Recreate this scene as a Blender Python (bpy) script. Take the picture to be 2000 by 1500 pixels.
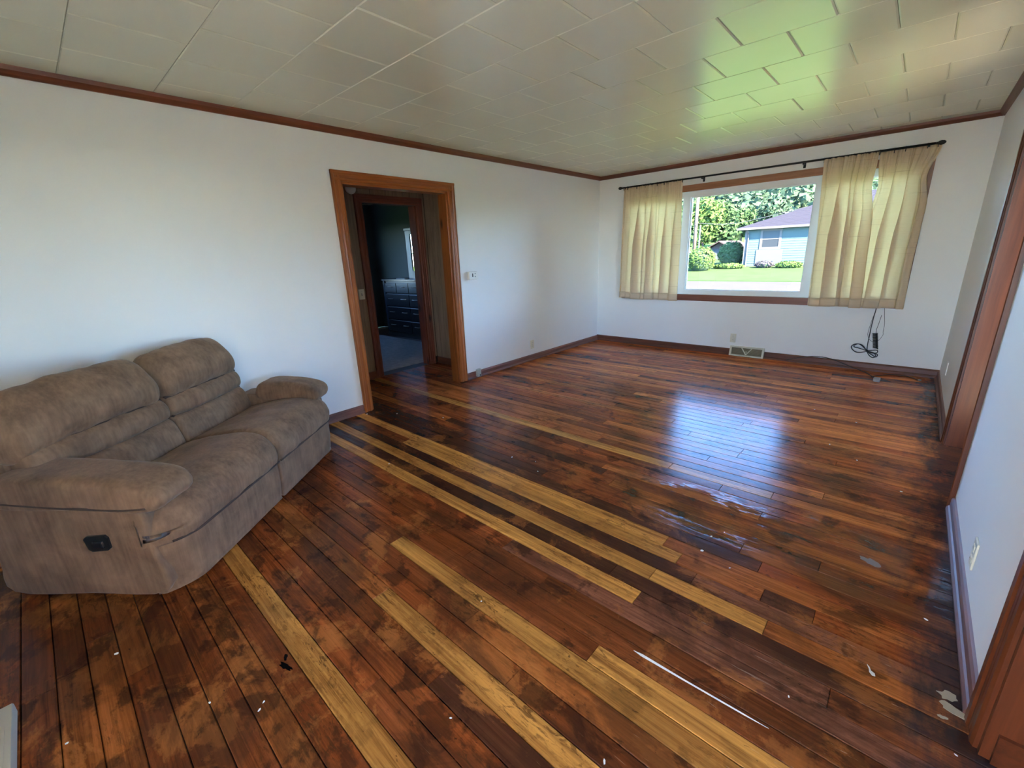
import bpy, bmesh, math, random
from mathutils import Vector, Matrix, noise as mnoise

for o in list(bpy.data.objects): bpy.data.objects.remove(o)
sc = bpy.context.scene
COL = sc.collection

# ------------------------------------------------------------------ camera
H, L, W = 2.44, 6.0994, 4.0564
YAW, PITCH, ROLL = 0.7468, 0.2922, -0.0407
f_ = Vector((-math.sin(YAW)*math.cos(PITCH), math.cos(YAW)*math.cos(PITCH), -math.sin(PITCH)))
r0 = Vector((math.cos(YAW), math.sin(YAW), 0)); u0 = r0.cross(f_)
r_ = math.cos(ROLL)*r0 + math.sin(ROLL)*u0
u_ = -math.sin(ROLL)*r0 + math.cos(ROLL)*u0
cam = bpy.data.cameras.new('camera'); camo = bpy.data.objects.new('camera', cam); COL.objects.link(camo)
cam.sensor_width = 36; cam.lens = 840.995/2000*36; cam.clip_start = 0.02; cam.clip_end = 600
mw = Matrix((r_, u_, -f_)).transposed().to_4x4(); mw.translation = Vector((3.6988, 0, 1.397))
camo.matrix_world = mw
sc.camera = camo

# ------------------------------------------------------------------ world, sun, exposure
SUN_EL, SUN_AZ = math.radians(33), math.radians(-62)   # the sun stands behind the house
w = bpy.data.worlds.new('World'); sc.world = w; w.use_nodes = True
nt = w.node_tree
sky = nt.nodes.new('ShaderNodeTexSky'); sky.sky_type = 'NISHITA'; sky.sun_disc = False
sky.sun_elevation = SUN_EL; sky.sun_rotation = math.radians(180-62); sky.altitude = 1200
sky.air_density = 0.85; sky.dust_density = 0.0; sky.ozone_density = 7.0
bg = nt.nodes['Background']; bg.inputs[1].default_value = 1.65
nt.links.new(sky.outputs[0], bg.inputs[0])
sun = bpy.data.lights.new('sun', 'SUN'); sun.energy = 36.0; sun.angle = math.radians(1.5); sun.color = (1, .88, .72)
suno = bpy.data.objects.new('sun', sun); COL.objects.link(suno)
sd = Vector((math.sin(SUN_AZ)*math.cos(SUN_EL)*-1, -math.cos(SUN_AZ)*math.cos(SUN_EL), math.sin(SUN_EL)))
suno.rotation_euler = sd.to_track_quat('Z', 'Y').to_euler(); suno.location = (2, -20, 30)

def portal(name, loc, rot, sx, sy):
    l = bpy.data.lights.new(name, 'AREA'); l.shape = 'RECTANGLE'; l.size = sx; l.size_y = sy
    l.cycles.is_portal = True
    o = bpy.data.objects.new(name, l); o.location = loc; o.rotation_euler = rot; COL.objects.link(o)
R90 = math.pi/2
portal('window_portal', (2.02, L+.16, 1.43), (-R90, 0, 0), 3.1, 1.3)
portal('added_window_portal_rear', (3.4, -4.34, 1.32), (R90, 0, 0), 1.1, 1.55)
portal('added_window_portal_rear_side', (W+.15, -2.95, 1.35), (0, R90, 0), 1.5, 1.9)
portal('added_window_portal_side', (7.04, 1.5, 1.45), (0, R90, 0), 1.3, 1.2)
portal('window_portal_bedroom', (-4.82, 3.1, 1.5), (0, -R90, 0), 1.1, .9)

vs = sc.view_settings
vs.view_transform = 'Standard'; vs.look = 'None'; vs.gamma = 1; vs.use_curve_mapping = False
vs.exposure = 2.15
cy = sc.cycles
cy.max_bounces = 12; cy.diffuse_bounces = 7; cy.glossy_bounces = 4; cy.transparent_max_bounces = 12
cy.sample_clamp_indirect = 8; cy.use_denoising = True

# ------------------------------------------------------------------ material helpers
def srgb(r, g, b):
    def c(v):
        v /= 255
        return v/12.92 if v <= .04045 else ((v+.055)/1.055)**2.4
    return (c(r), c(g), c(b), 1)
class NT:
    def __init__(s, name):
        s.m = bpy.data.materials.new(name); s.m.use_nodes = True; s.t = s.m.node_tree
        s.b = s.t.nodes['Principled BSDF']; s.out = s.t.nodes['Material Output']
    def n(s, typ, **kw):
        nd = s.t.nodes.new(typ)
        for k, v in kw.items():
            if hasattr(nd, k) and k not in nd.inputs: setattr(nd, k, v)
            else: nd.inputs[k].default_value = v
        return nd
    def l(s, a, b): s.t.links.new(a, b)
    def math(s, op, a, b=None, c=None, clamp=False):
        nd = s.t.nodes.new('ShaderNodeMath'); nd.operation = op; nd.use_clamp = clamp
        for i, v in enumerate((a, b, c)):
            if v is None: continue
            if hasattr(v, 'is_linked'): s.l(v, nd.inputs[i])
            else: nd.inputs[i].default_value = v
        return nd.outputs[0]
    def mix(s, fac, a, b, blend='MIX'):
        nd = s.t.nodes.new('ShaderNodeMix'); nd.data_type = 'RGBA'; nd.blend_type = blend
        for i, v in ((0, fac), (6, a), (7, b)):
            if hasattr(v, 'is_linked'): s.l(v, nd.inputs[i])
            else: nd.inputs[i].default_value = v
        return nd.outputs[2]
    def coords(s, scale=(1, 1, 1), kind='pos', off=None):
        if kind == 'pos': src = s.t.nodes.new('ShaderNodeNewGeometry').outputs['Position']
        else: src = s.t.nodes.new('ShaderNodeTexCoord').outputs['Object']
        if off is not None:
            a = s.t.nodes.new('ShaderNodeVectorMath'); a.operation = 'ADD'; s.l(src, a.inputs[0]); s.l(off, a.inputs[1]); src = a.outputs[0]
        mp = s.t.nodes.new('ShaderNodeMapping'); mp.inputs['Scale'].default_value = scale; s.l(src, mp.inputs[0])
        return mp.outputs[0]
    def noise(s, vec, scale, detail=4, rough=.55, dist=0):
        nd = s.n('ShaderNodeTexNoise', Scale=scale, Detail=detail, Roughness=rough, Distortion=dist); s.l(vec, nd.inputs['Vector'])
        return nd.outputs['Fac']
    def ramp(s, fac, stops):
        nd = s.t.nodes.new('ShaderNodeValToRGB'); s.l(fac, nd.inputs[0]); e = nd.color_ramp.elements
        while len(e) < len(stops): e.new(.5)
        for i, (p, c) in enumerate(stops): e[i].position = p; e[i].color = c if len(c) == 4 else (*c, 1)
        return nd.outputs[0]
    def maprange(s, v, a, b, c=0, d=1):
        nd = s.t.nodes.new('ShaderNodeMapRange'); s.l(v, nd.inputs[0])
        for i, x in enumerate((a, b, c, d)): nd.inputs[i+1].default_value = x
        return nd.outputs[0]
    def bump(s, h, strength, dist=.01):
        nd = s.n('ShaderNodeBump', Strength=strength, Distance=dist); s.l(h, nd.inputs['Height']); s.l(nd.outputs[0], s.b.inputs['Normal'])
    def set(s, **kw):
        for k, v in kw.items():
            k = k.replace('_', ' ')
            if hasattr(v, 'is_linked'): s.l(v, s.b.inputs[k])
            else: s.b.inputs[k].default_value = v
        return s.m

def plain(name, col, rough=.5, metal=0, vary=.08, scale=6, bump=0, bscale=80, spec=.5):
    m = NT(name); m.b.inputs['Specular IOR Level'].default_value = spec; v = m.coords(); n = m.noise(v, scale)
    dark = tuple(c*(1-vary*2) for c in col[:3])+(1,)
    m.set(Base_Color=m.mix(n, dark, tuple(min(1, c*(1+vary)) for c in col[:3])+(1,)), Roughness=rough, Metallic=metal)
    if bump: m.bump(m.noise(m.coords(), bscale, 3), bump, .003)
    return m.m
def wood(name, c_dark, c_light, axis, rough=.35, knots=False, scale=1.0, worn=0):
    m = NT(name)
    sc_ = {'x': (2.2, 45, 45), 'y': (45, 2.2, 45), 'z': (45, 45, 2.2)}[axis]
    v = m.coords(tuple(a*scale for a in sc_)); n = m.noise(v, 1, 5, .6, .6)
    v2 = m.coords(tuple(a*.12*scale for a in sc_)); n2 = m.noise(v2, 1, 3)
    f = m.math('ADD', m.math('MULTIPLY', n, .6), m.math('MULTIPLY', n2, .4))
    c = m.mix(m.maprange(f, .32, .68), c_dark, c_light)
    if knots:
        vo = m.n('ShaderNodeTexVoronoi', Scale=1.0); k = {'x': (2.2, 6, 6), 'y': (6, 2.2, 6), 'z': (6, 6, 2.2)}[axis]
        m.l(m.coords(k), vo.inputs['Vector'])
        kf = m.maprange(vo.outputs['Distance'], .06, .16, 1, 0)
        c = m.mix(kf, c, tuple(x*.2 for x in c_dark[:3])+(1,))
    m.set(Base_Color=c, Roughness=rough); m.bump(n, .12, .004)
    return m.m

WALL = plain('wall_paint', (.82, .82, .80, 1), .55, vary=.015, scale=3, bump=.1, bscale=220)
HON = lambda a, k=False: wood('honey_pine_'+a+('_knot' if k else ''), srgb(118, 58, 22), srgb(178, 104, 48), a, .32, k)
HZ, HY, HX, HZK = HON('z'), HON('y'), HON('x'), HON('z', True)
DKY = wood('brown_trim_y', srgb(88, 44, 24), srgb(132, 72, 40), 'y', .4)
DKX = wood('brown_trim_x', srgb(78, 42, 28), srgb(118, 68, 44), 'x', .45)
REDZ = wood('redwood_z', srgb(66, 31, 15), srgb(112, 57, 30), 'z', .33, True)
REDY = wood('redwood_y', srgb(66, 31, 15), srgb(112, 57, 30), 'y', .33)
BASEY = wood('base_wood_y', srgb(92, 58, 48), srgb(140, 96, 84), 'y', .5)
BASEX = wood('base_wood_x', srgb(84, 46, 34), srgb(120, 72, 52), 'x', .4)
VINYL = plain('white_vinyl', (.80, .81, .80, 1), .3, vary=.01)
PLASTIC = plain('ivory_plastic', srgb(222, 216, 196), .35, vary=.02)
PLWHITE = plain('white_plastic', srgb(226, 226, 220), .35, vary=.02)
SLOT = plain('dark_slot', (.02, .018, .016, 1), .5)
BLACKM = plain('blackened_metal', (.03, .03, .032, 1), .4, .6)
CABLE = plain('black_rubber', (.014, .014, .016, 1), .45)
GREYP = plain('grey_plastic', srgb(150, 152, 158), .4)
BEIGEM = plain('beige_metal', srgb(214, 206, 184), .4)

def ceiling_mat():
    m = NT('cream_gloss_tile')
    v = m.coords(); n = m.noise(v, 2.2, 3)
    m.set(Base_Color=m.mix(n, (.73, .73, .565, 1), (.79, .79, .615, 1)), Roughness=.25)
    m.b.inputs['Specular IOR Level'].default_value = .6
    
    return m.m
CEIL = ceiling_mat()

def floor_mat():
    m = NT('worn_fir_boards')
    oi = m.t.nodes.new('ShaderNodeObjectInfo')
    cx = m.t.nodes.new('ShaderNodeCombineXYZ'); m.l(m.math('MULTIPLY', oi.outputs['Random'], 37.0), cx.inputs[0]); m.l(m.math('MULTIPLY', oi.outputs['Random'], 91.0), cx.inputs[1])
    off = cx.outputs[0]
    base = oi.outputs['Color']
    # grain along x
    g = m.noise(m.coords((2.0, 70, 1), off=off), 1, 6, .65, 1.2)
    g2 = m.noise(m.coords((.8, 16, 1), off=off), 1, 4, .6, .8)
    gf = m.math('ADD', m.math('MULTIPLY', g, .5), m.math('MULTIPLY', g2, .5))
    dk = m.mix(1.0, base, (.34, .25, .22, 1), 'MULTIPLY')
    lt = m.mix(1.0, base, (1.5, 1.45, 1.35, 1), 'MULTIPLY')
    c = m.mix(m.maprange(gf, .34, .66), dk, lt)
    # old dark varnish and blotches, heavier towards the near end where the traffic was
    pos = m.t.nodes.new('ShaderNodeNewGeometry').outputs['Position']
    sx = m.t.nodes.new('ShaderNodeSeparateXYZ'); m.l(pos, sx.inputs[0])
    near = m.maprange(sx.outputs[1], -.5, 3.2, 1, 0)
    lum = m.t.nodes.new('ShaderNodeRGBToBW'); m.l(base, lum.inputs[0])
    prot = m.maprange(lum.outputs[0], .14, .28, 1, .16)      # the pale replacement boards took less stain
    # orange places where the old finish has flaked off
    b2 = m.noise(m.coords((1.3, 1.7, 1)), 1.9, 8, .68, .5)
    wear = m.math('MULTIPLY', m.maprange(b2, .535, .575), m.maprange(near, 0, 1, .25, .75))
    c = m.mix(m.math('MULTIPLY', wear, prot), c, m.mix(gf, (.21, .062, .013, 1), (.53, .19, .048, 1)))
    # dark old varnish: broad clouds and sharp-edged blots
    b1 = m.noise(m.coords((1.1, 1.9, 1)), 1.7, 8, .66, .7)
    cloud = m.math('MULTIPLY', m.maprange(m.math('ADD', b1, m.math('MULTIPLY', near, .05)), .48, .60), .62)
    c = m.mix(m.math('MULTIPLY', cloud, prot), c, (.042, .015, .008, 1))
    b3 = m.noise(m.coords((2.1, 3.0, 1)), 2.6, 7, .62, .3)
    blot = m.math('MULTIPLY', m.maprange(m.math('ADD', b3, m.math('MULTIPLY', near, .035)), .570, .635), .66)
    c = m.mix(m.math('MULTIPLY', blot, m.maprange(prot, .16, 1, .30, 1)), c, (.022, .008, .005, 1))
    # flame-like speckle, strongest on the pale boards
    sp = m.noise(m.coords((7, 26, 1), off=off), 2.0, 6, .7, 1.2)
    patch = m.maprange(m.noise(m.coords((1.2, 1.5, 1), off=off), 2.2, 3), .45, .62)
    c = m.mix(m.math('MULTIPLY', m.math('MULTIPLY', m.maprange(sp, .52, .60), patch), .72), c, (.060, .022, .008, 1))
    sp2 = m.noise(m.coords((16, 30, 1), off=off), 2.2, 4, .7, .4)
    c = m.mix(m.math('MULTIPLY', m.maprange(sp2, .66, .70), .7), c, (.02, .009, .006, 1))
    # pale scratches on the worn right-hand side
    scn = m.noise(m.coords((5, 75, 1), off=off), 1.6, 3, .6, .8)
    scr = m.math('MULTIPLY', m.maprange(scn, .68, .72), m.maprange(sx.outputs[0], 2.6, 3.8, 0, .40))
    c = m.mix(scr, c, (.50, .34, .24, 1))
    # grime along the right wall
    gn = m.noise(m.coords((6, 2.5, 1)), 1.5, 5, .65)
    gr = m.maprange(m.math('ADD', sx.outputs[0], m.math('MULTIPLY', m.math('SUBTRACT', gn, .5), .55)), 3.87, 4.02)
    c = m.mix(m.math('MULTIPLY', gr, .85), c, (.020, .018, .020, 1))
    # gloss: fresh varnish, worn dull patches, and one wet-looking patch
    rn = m.noise(m.coords((1.2, 3.5, 1)), 1.3, 5, .6)
    rough = m.maprange(rn, .3, .7, .17, .225)
    fine = m.maprange(m.noise(m.coords((5, 60, 1), off=off), 1, 3), .3, .7, -.03, .05)
    rough = m.math('ADD', rough, fine)
    dx = m.math('DIVIDE', m.math('SUBTRACT', sx.outputs[0], 3.05), .62); dy = m.math('DIVIDE', m.math('SUBTRACT', sx.outputs[1], 2.22), .24)
    d1 = m.math('SQRT', m.math('ADD', m.math('MULTIPLY', dx, dx), m.math('MULTIPLY', dy, dy)))
    dx = m.math('DIVIDE', m.math('SUBTRACT', sx.outputs[0], 3.72), .34); dy = m.math('DIVIDE', m.math('SUBTRACT', sx.outputs[1], 2.25), .30)
    d2 = m.math('SQRT', m.math('ADD', m.math('MULTIPLY', dx, dx), m.math('MULTIPLY', dy, dy)))
    dd = m.math('ADD', m.math('MINIMUM', d1, d2), m.math('MULTIPLY', m.math('SUBTRACT', m.noise(m.coords((4, 16, 1)), 1.4, 5, .7), .5), 2.2))
    wet = m.maprange(dd, .95, .8)
    rough = m.math('ADD', m.math('MULTIPLY', rough, m.math('SUBTRACT', 1.0, wet)), m.math('MULTIPLY', wet, .05))
    m.set(Base_Color=c, Roughness=rough)
    m.l(m.math('ADD', .115, m.math('MULTIPLY', wet, .5)), m.b.inputs['Specular IOR Level'])
    h = m.math('ADD', m.math('MULTIPLY', g, .5), m.math('MULTIPLY', m.noise(m.coords((1.2, 5, 1), off=off), 1.5, 2), 1.2))
    hb = m.math('MULTIPLY', h, m.math('SUBTRACT', 1.0, m.math('MULTIPLY', wet, .6)))
    m.bump(hb, .10, .006)
    return m.m
FLOOR = floor_mat()

def velour():
    m = NT('brown_velour')
    v = m.coords(kind='obj'); n = m.noise(v, 7, 5, .6, .4); st = m.noise(m.coords((60, 60, 4), kind='obj'), 1, 3)
    f = m.math('ADD', m.math('MULTIPLY', n, .65), m.math('MULTIPLY', st, .35))
    m.set(Base_Color=m.mix(m.maprange(f, .3, .7), srgb(88, 63, 43), srgb(142, 110, 82)), Roughness=.85)
    m.b.inputs['Sheen Weight'].default_value = .18; m.b.inputs['Sheen Roughness'].default_value = .4
    m.b.inputs['Sheen Tint'].default_value = (.8, .7, .62, 1)
    m.bump(m.noise(m.coords((90, 90, 30), kind='obj'), 1, 3), .25, .004)
    return m.m
VEL = velour()
VELD = plain('dark_velour_welt_crease', srgb(70, 53, 43), .9, vary=.1)

def curtain_mat():
    m = NT('cream_slub_cotton')
    v = m.coords((14, 14, 160)); n = m.noise(v, 1, 4, .6); n2 = m.noise(m.coords((2, 2, 90)), 1, 2)
    c = m.mix(m.math('MULTIPLY', m.maprange(n2, .62, .72), .35), m.mix(n, srgb(236, 221, 196), srgb(248, 238, 218)), srgb(170, 140, 104))
    d = m.n('ShaderNodeBsdfDiffuse'); t = m.n('ShaderNodeBsdfTranslucent'); mx = m.n('ShaderNodeMixShader'); mx.inputs[0].default_value = .50
    m.l(c, d.inputs[0]); m.l(m.mix(1.0, c, (1, .90, .68, 1), 'MULTIPLY'), t.inputs[0]); m.l(d.outputs[0], mx.inputs[1]); m.l(t.outputs[0], mx.inputs[2])
    bp = m.n('ShaderNodeBump', Strength=.25, Distance=.002); m.l(n, bp.inputs['Height']); m.l(bp.outputs[0], d.inputs['Normal'])
    m.l(mx.outputs[0], m.out.inputs[0])
    return m.m
CURT = curtain_mat()
def glass_mat(name, tint=(.97, .99, .98, 1), gl=.07):
    m = NT(name); t = m.n('ShaderNodeBsdfTransparent'); t.inputs[0].default_value = tint
    g = m.n('ShaderNodeBsdfGlossy', Roughness=.02); fr = m.n('ShaderNodeFresnel', IOR=1.45)
    mx = m.n('ShaderNodeMixShader'); m.l(fr.outputs[0], mx.inputs[0]); m.l(t.outputs[0], mx.inputs[1]); m.l(g.outputs[0], mx.inputs[2]); m.l(mx.outputs[0], m.out.inputs[0])
    return m.m
GLASS = glass_mat('window_glass')

# ------------------------------------------------------------------ mesh helpers
class MB:
    def __init__(s): s.v = []; s.f = []
    def add(s, vs, fs):
        o = len(s.v); s.v += [tuple(v) for v in vs]; s.f += [tuple(i+o for i in f) for f in fs]; return s
    def box(s, x0, x1, y0, y1, z0, z1):
        return s.add([(x0, y0, z0), (x1, y0, z0), (x1, y1, z0), (x0, y1, z0), (x0, y0, z1), (x1, y0, z1), (x1, y1, z1), (x0, y1, z1)],
                     [(0, 3, 2, 1), (4, 5, 6, 7), (0, 1, 5, 4), (1, 2, 6, 5), (2, 3, 7, 6), (3, 0, 4, 7)])
    def cbox(s, x0, x1, y0, y1, z0, z1, c):          # box with all edges chamfered
        bm = bmesh.new(); bmesh.ops.create_cube(bm, size=1)
        for v in bm.verts: v.co = Vector((x0+(v.co.x+.5)*(x1-x0), y0+(v.co.y+.5)*(y1-y0), z0+(v.co.z+.5)*(z1-z0)))
        bmesh.ops.bevel(bm, geom=list(bm.edges), offset=c, segments=2, profile=.5, affect='EDGES')
        bm.verts.index_update(); s.add([v.co for v in bm.verts], [[v.index for v in f.verts] for f in bm.faces]); bm.free(); return s
    def prism(s, prof, axis, a, b):                   # closed profile swept along an axis; profile gives the two other coordinates in xyz order
        def P(p, t): return {'x': (t, p[0], p[1]), 'y': (p[0], t, p[1]), 'z': (p[0], p[1], t)}[axis]
        n = len(prof); vs = [P(p, a) for p in prof]+[P(p, b) for p in prof]
        fs = [(i, (i+1) % n, n+(i+1) % n, n+i) for i in range(n)]+[tuple(range(n))[::-1], tuple(range(n, 2*n))]
        return s.add(vs, fs)
    def tube(s, pts, r, seg=8, smooth=0):
        pts = [Vector(p) for p in pts]
        if smooth: pts = catmull(pts, smooth)
        n = len(pts); vs = []; up = Vector((0, 0, 1)); prev = None
        for i, p in enumerate(pts):
            t = (pts[min(i+1, n-1)]-pts[max(i-1, 0)]).normalized()
            if prev is None:
                a = t.cross(up);
                if a.length < .1: a = t.cross(Vector((1, 0, 0)))
                a.normalize()
            else: a = (prev-t*prev.dot(t)).normalized()
            prev = a; b = t.cross(a); rr = r[i*len(r)//n] if isinstance(r, (list, tuple)) else r
            vs += [p+a*math.cos(k*2*math.pi/seg)*rr+b*math.sin(k*2*math.pi/seg)*rr for k in range(seg)]
        fs = [(i*seg+k, i*seg+(k+1) % seg, (i+1)*seg+(k+1) % seg, (i+1)*seg+k) for i in range(n-1) for k in range(seg)]
        fs += [tuple(range(seg))[::-1], tuple(range((n-1)*seg, n*seg))]
        return s.add(vs, fs)
    def lathe(s, prof, center, axis='z', seg=20):     # prof: (radius, height)
        vs = []; fs = []; n = len(prof)
        for r, h in prof:
            for k in range(seg):
                a = 2*math.pi*k/seg; q = (r*math.cos(a), r*math.sin(a), h)
                q = {'z': q, 'x': (q[2], q[0], q[1]), 'y': (q[0], q[2], q[1])}[axis]
                vs.append((q[0]+center[0], q[1]+center[1], q[2]+center[2]))
        fs = [(i*seg+k, i*seg+(k+1) % seg, (i+1)*seg+(k+1) % seg, (i+1)*seg+k) for i in range(n-1) for k in range(seg)]
        fs += [tuple(range(seg))[::-1], tuple(range((n-1)*seg, n*seg))]
        return s.add(vs, fs)
    def build(s, name, mat, parent=None, smooth=False, angle=None):
        me = bpy.data.meshes.new(name); me.from_pydata(s.v, [], s.f); me.update()
        bm = bmesh.new(); bm.from_mesh(me); bmesh.ops.recalc_face_normals(bm, faces=bm.faces); bm.to_mesh(me); bm.free()
        if smooth:
            for p in me.polygons: p.use_smooth = True
            if angle: me.set_sharp_from_angle(angle=math.radians(angle))
        me.materials.append(mat)
        o = bpy.data.objects.new(name, me); COL.objects.link(o)
        if parent: o.parent = parent
        return o
def catmull(pts, k):
    out = []; n = len(pts)
    for i in range(n-1):
        p0, p1, p2, p3 = pts[max(i-1, 0)], pts[i], pts[i+1], pts[min(i+2, n-1)]
        for j in range(k):
            t = j/k
            out.append(.5*((2*p1)+(p2-p0)*t+(2*p0-5*p1+4*p2-p3)*t*t+(3*p1-p0-3*p2+p3)*t**3))
    return out+[pts[-1]]
def tag(o, label, cat, group=None):
    o['label'] = label; o['category'] = cat
    if group: o['group'] = group
    return o
def struct(o, label=None):
    o['kind'] = 'structure'
    if label: o['label'] = label
    return o
def empty(name, loc=(0, 0, 0)):
    o = bpy.data.objects.new(name, None); o.location = loc; o.empty_display_size = .1; COL.objects.link(o); return o
def under(root, *parts):        # parts were built in world coordinates: keep them in place under a moved empty
    for p in parts:
        p.parent = root; p.matrix_parent_inverse = Matrix.Translation(-Vector(root.location))
def B(name, mat, parent, *boxes, c=0):
    m = MB()
    for b in boxes: (m.cbox(*b, c) if c else m.box(*b))
    o = m.build(name, mat)
    if parent: under(parent, o)
    return o

# ================================================================== ROOM SHELL
BACK = -1.70
REAR = -4.2
TH = .12
# left wall with doorway y 1.975..3.12, head 2.035
DY0, DY1, DZ = 1.975, 3.125, 2.04
wl = MB().box(-TH, 0, BACK-TH, DY0, 0, H+.04).box(-TH, 0, DY1, L+.15, 0, H+.04).box(-TH, 0, DY0, DY1, DZ, H+.04).build('wall_left', WALL)
struct(wl, 'long white painted wall with the doorway')
# far wall with wide window opening
WX0, WX1, WZ0, WZ1 = .50, 3.60, .775, 2.09
wf = MB().box(0, WX0, L, L+.15, 0, H+.04).box(WX1, W, L, L+.15, 0, H+.04).box(WX0, WX1, L, L+.15, 0, WZ0).box(WX0, WX1, L, L+.15, WZ1, H+.04).build('wall_far', WALL)
struct(wf, 'white wall around the picture window')
# right wall: opening 1 y 3.10..4.06 full door height, opening 2 y 0.3..1.52
RT = .13
O1a, O1b, O2a, O2b, OZ = 3.10, 4.07, .25, 1.50, 2.06
wr = MB()
wr.box(W, W+RT, O1b, L+.15, 0, H+.04).box(W, W+RT, O2b, O1a, 0, H+.04).box(W, W+RT, BACK-TH, O2a, 0, H+.04)
wr.box(W, W+RT, O1a, O1b, OZ, H+.04).box(W, W+RT, O2a, O2b, OZ, H+.04)
struct(wr.build('wall_right', WALL), 'white wall with two wooden openings')
# unseen rear room: windows added for light, stub walls added to shade the sofa
RW0, RW1, RWZ0, RWZ1 = 2.85, 3.95, .55, 2.1
wb = MB().box(2.68, RW0, REAR-TH, REAR, 0, H+.04).box(RW1, W+RT, REAR-TH, REAR, 0, H+.04).box(RW0, RW1, REAR-TH, REAR, 0, RWZ0).box(RW0, RW1, REAR-TH, REAR, RWZ1, H+.04)
wb.box(0, 2.8, -.97, -.85, 0, H+.04).box(2.68, 2.8, REAR, -.85, 0, H+.04).box(W, W+RT, -2.0, BACK-TH, 0, H+.04).box(W, W+RT, REAR, -3.9, 0, H+.04).box(W, W+RT, -3.9, -2.0, 0, .6).box(W, W+RT, -3.9, -2.0, 2.1, H+.04)
struct(wb.build('wall_back_shade_stub', WALL))
struct(MB().box(2.8, W, REAR, BACK, -.021, -.002).build('bounce_floor_rear', plain('bounce_carpet', (.55, .52, .46, 1), .95)))  # unseen pale carpet, added to bounce sunlight up from the rear floor
# side room beyond the right wall; its unseen window is added for light
SY0, SY1 = .9, 2.1
ws = MB().box(6.9, 7.02, -1.82, SY0, 0, H+.04).box(6.9, 7.02, SY1, L+.15, 0, H+.04).box(6.9, 7.02, SY0, SY1, 0, .8).box(6.9, 7.02, SY0, SY1, 2.1, H+.04)
ws.box(W+RT, 7.02, -1.82, -1.70, 0, H+.04).box(W+RT, 7.02, L, L+.15, 0, H+.04)
struct(ws.build('wall_side_room', WALL))
# bedroom and hall
TEAL = plain('dark_teal_paint', srgb(92, 106, 106), .6, vary=.03)
BX = -4.70
wbd = MB().box(BX-.12, BX, 1.0, 2.65, 0, H+.04).box(BX-.12, BX, 3.55, 5.2, 0, H+.04).box(BX-.12, BX, 2.65, 3.55, 0, .95).box(BX-.12, BX, 2.65, 3.55, 2.05, H+.04)
wbd.box(BX-.12, -1.10, 5.05, 5.2, 0, H+.04).box(BX-.12, -1.10, .9, 1.0, 0, H+.04)
struct(wbd.build('wall_bedroom', TEAL), 'dark teal bedroom wall')
HB0, HB1, HBZ = 2.73, 3.47, 2.02
whl = MB().box(-1.14, -1.04, .9, HB0, 0, H+.04).box(-1.14, -1.04, HB1, 5.2, 0, H+.04).box(-1.14, -1.04, HB0, HB1, HBZ, H+.04)
whl.box(-1.04, -TH, 3.62, 3.72, 0, H+.04).box(-1.04, -TH, .9, 1.0, 0, H+.04)
PANBACK = plain('panel_backing', srgb(44, 34, 27), .7)
whall = struct(whl.build('wall_hall', PANBACK), 'hall wall of vertical grey-brown boards')
PAN = wood('grey_brown_panelling', srgb(112, 92, 74), srgb(164, 140, 116), 'z', .5)
rng = random.Random(5)
def panel_boards(run, segs):
    for (a, b, z0, z1) in segs:
        t = a
        while t < b-.01:
            wd = min(rng.choice((.10, .14, .20)), b-t)
            if b-t-wd < .04: wd = b-t
            m = MB()
            if run == 'y': m.cbox(-1.04, -1.02, t+.002, t+wd-.003, z0, z1, .003)
            else: m.cbox(t+.002, t+wd-.003, 3.60, 3.62, z0, z1, .003)
            m.build('panel_board', PAN, whall); t += wd
panel_boards('y', [(1.6, HB0-.07, .09, H), (HB0-.07, HB1+.1, HBZ+.07, H), (HB1+.1, 3.6, .09, H)])
panel_boards('x', [(-1.02, -TH, .09, H)])
struct(MB().box(-1.02, -1.005, 1.6, HB0-.07, 0, .09).build('baseboard_hall', DKY)); struct(MB().box(-1.0, -TH, 3.585, 3.60, 0, .09).build('baseboard_hall_end', DKX))
# ------------------------------------------------------------------ floor
struct_floor = struct(MB().box(BX-.12, 7.02, REAR-TH, L+.15, -.30, -.021).build('floor', plain('subfloor', (.03, .02, .014, 1), .8)), 'worn glossy wooden plank floor')
rng = random.Random(11)
PIT, PY0 = .0858, .336
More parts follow.
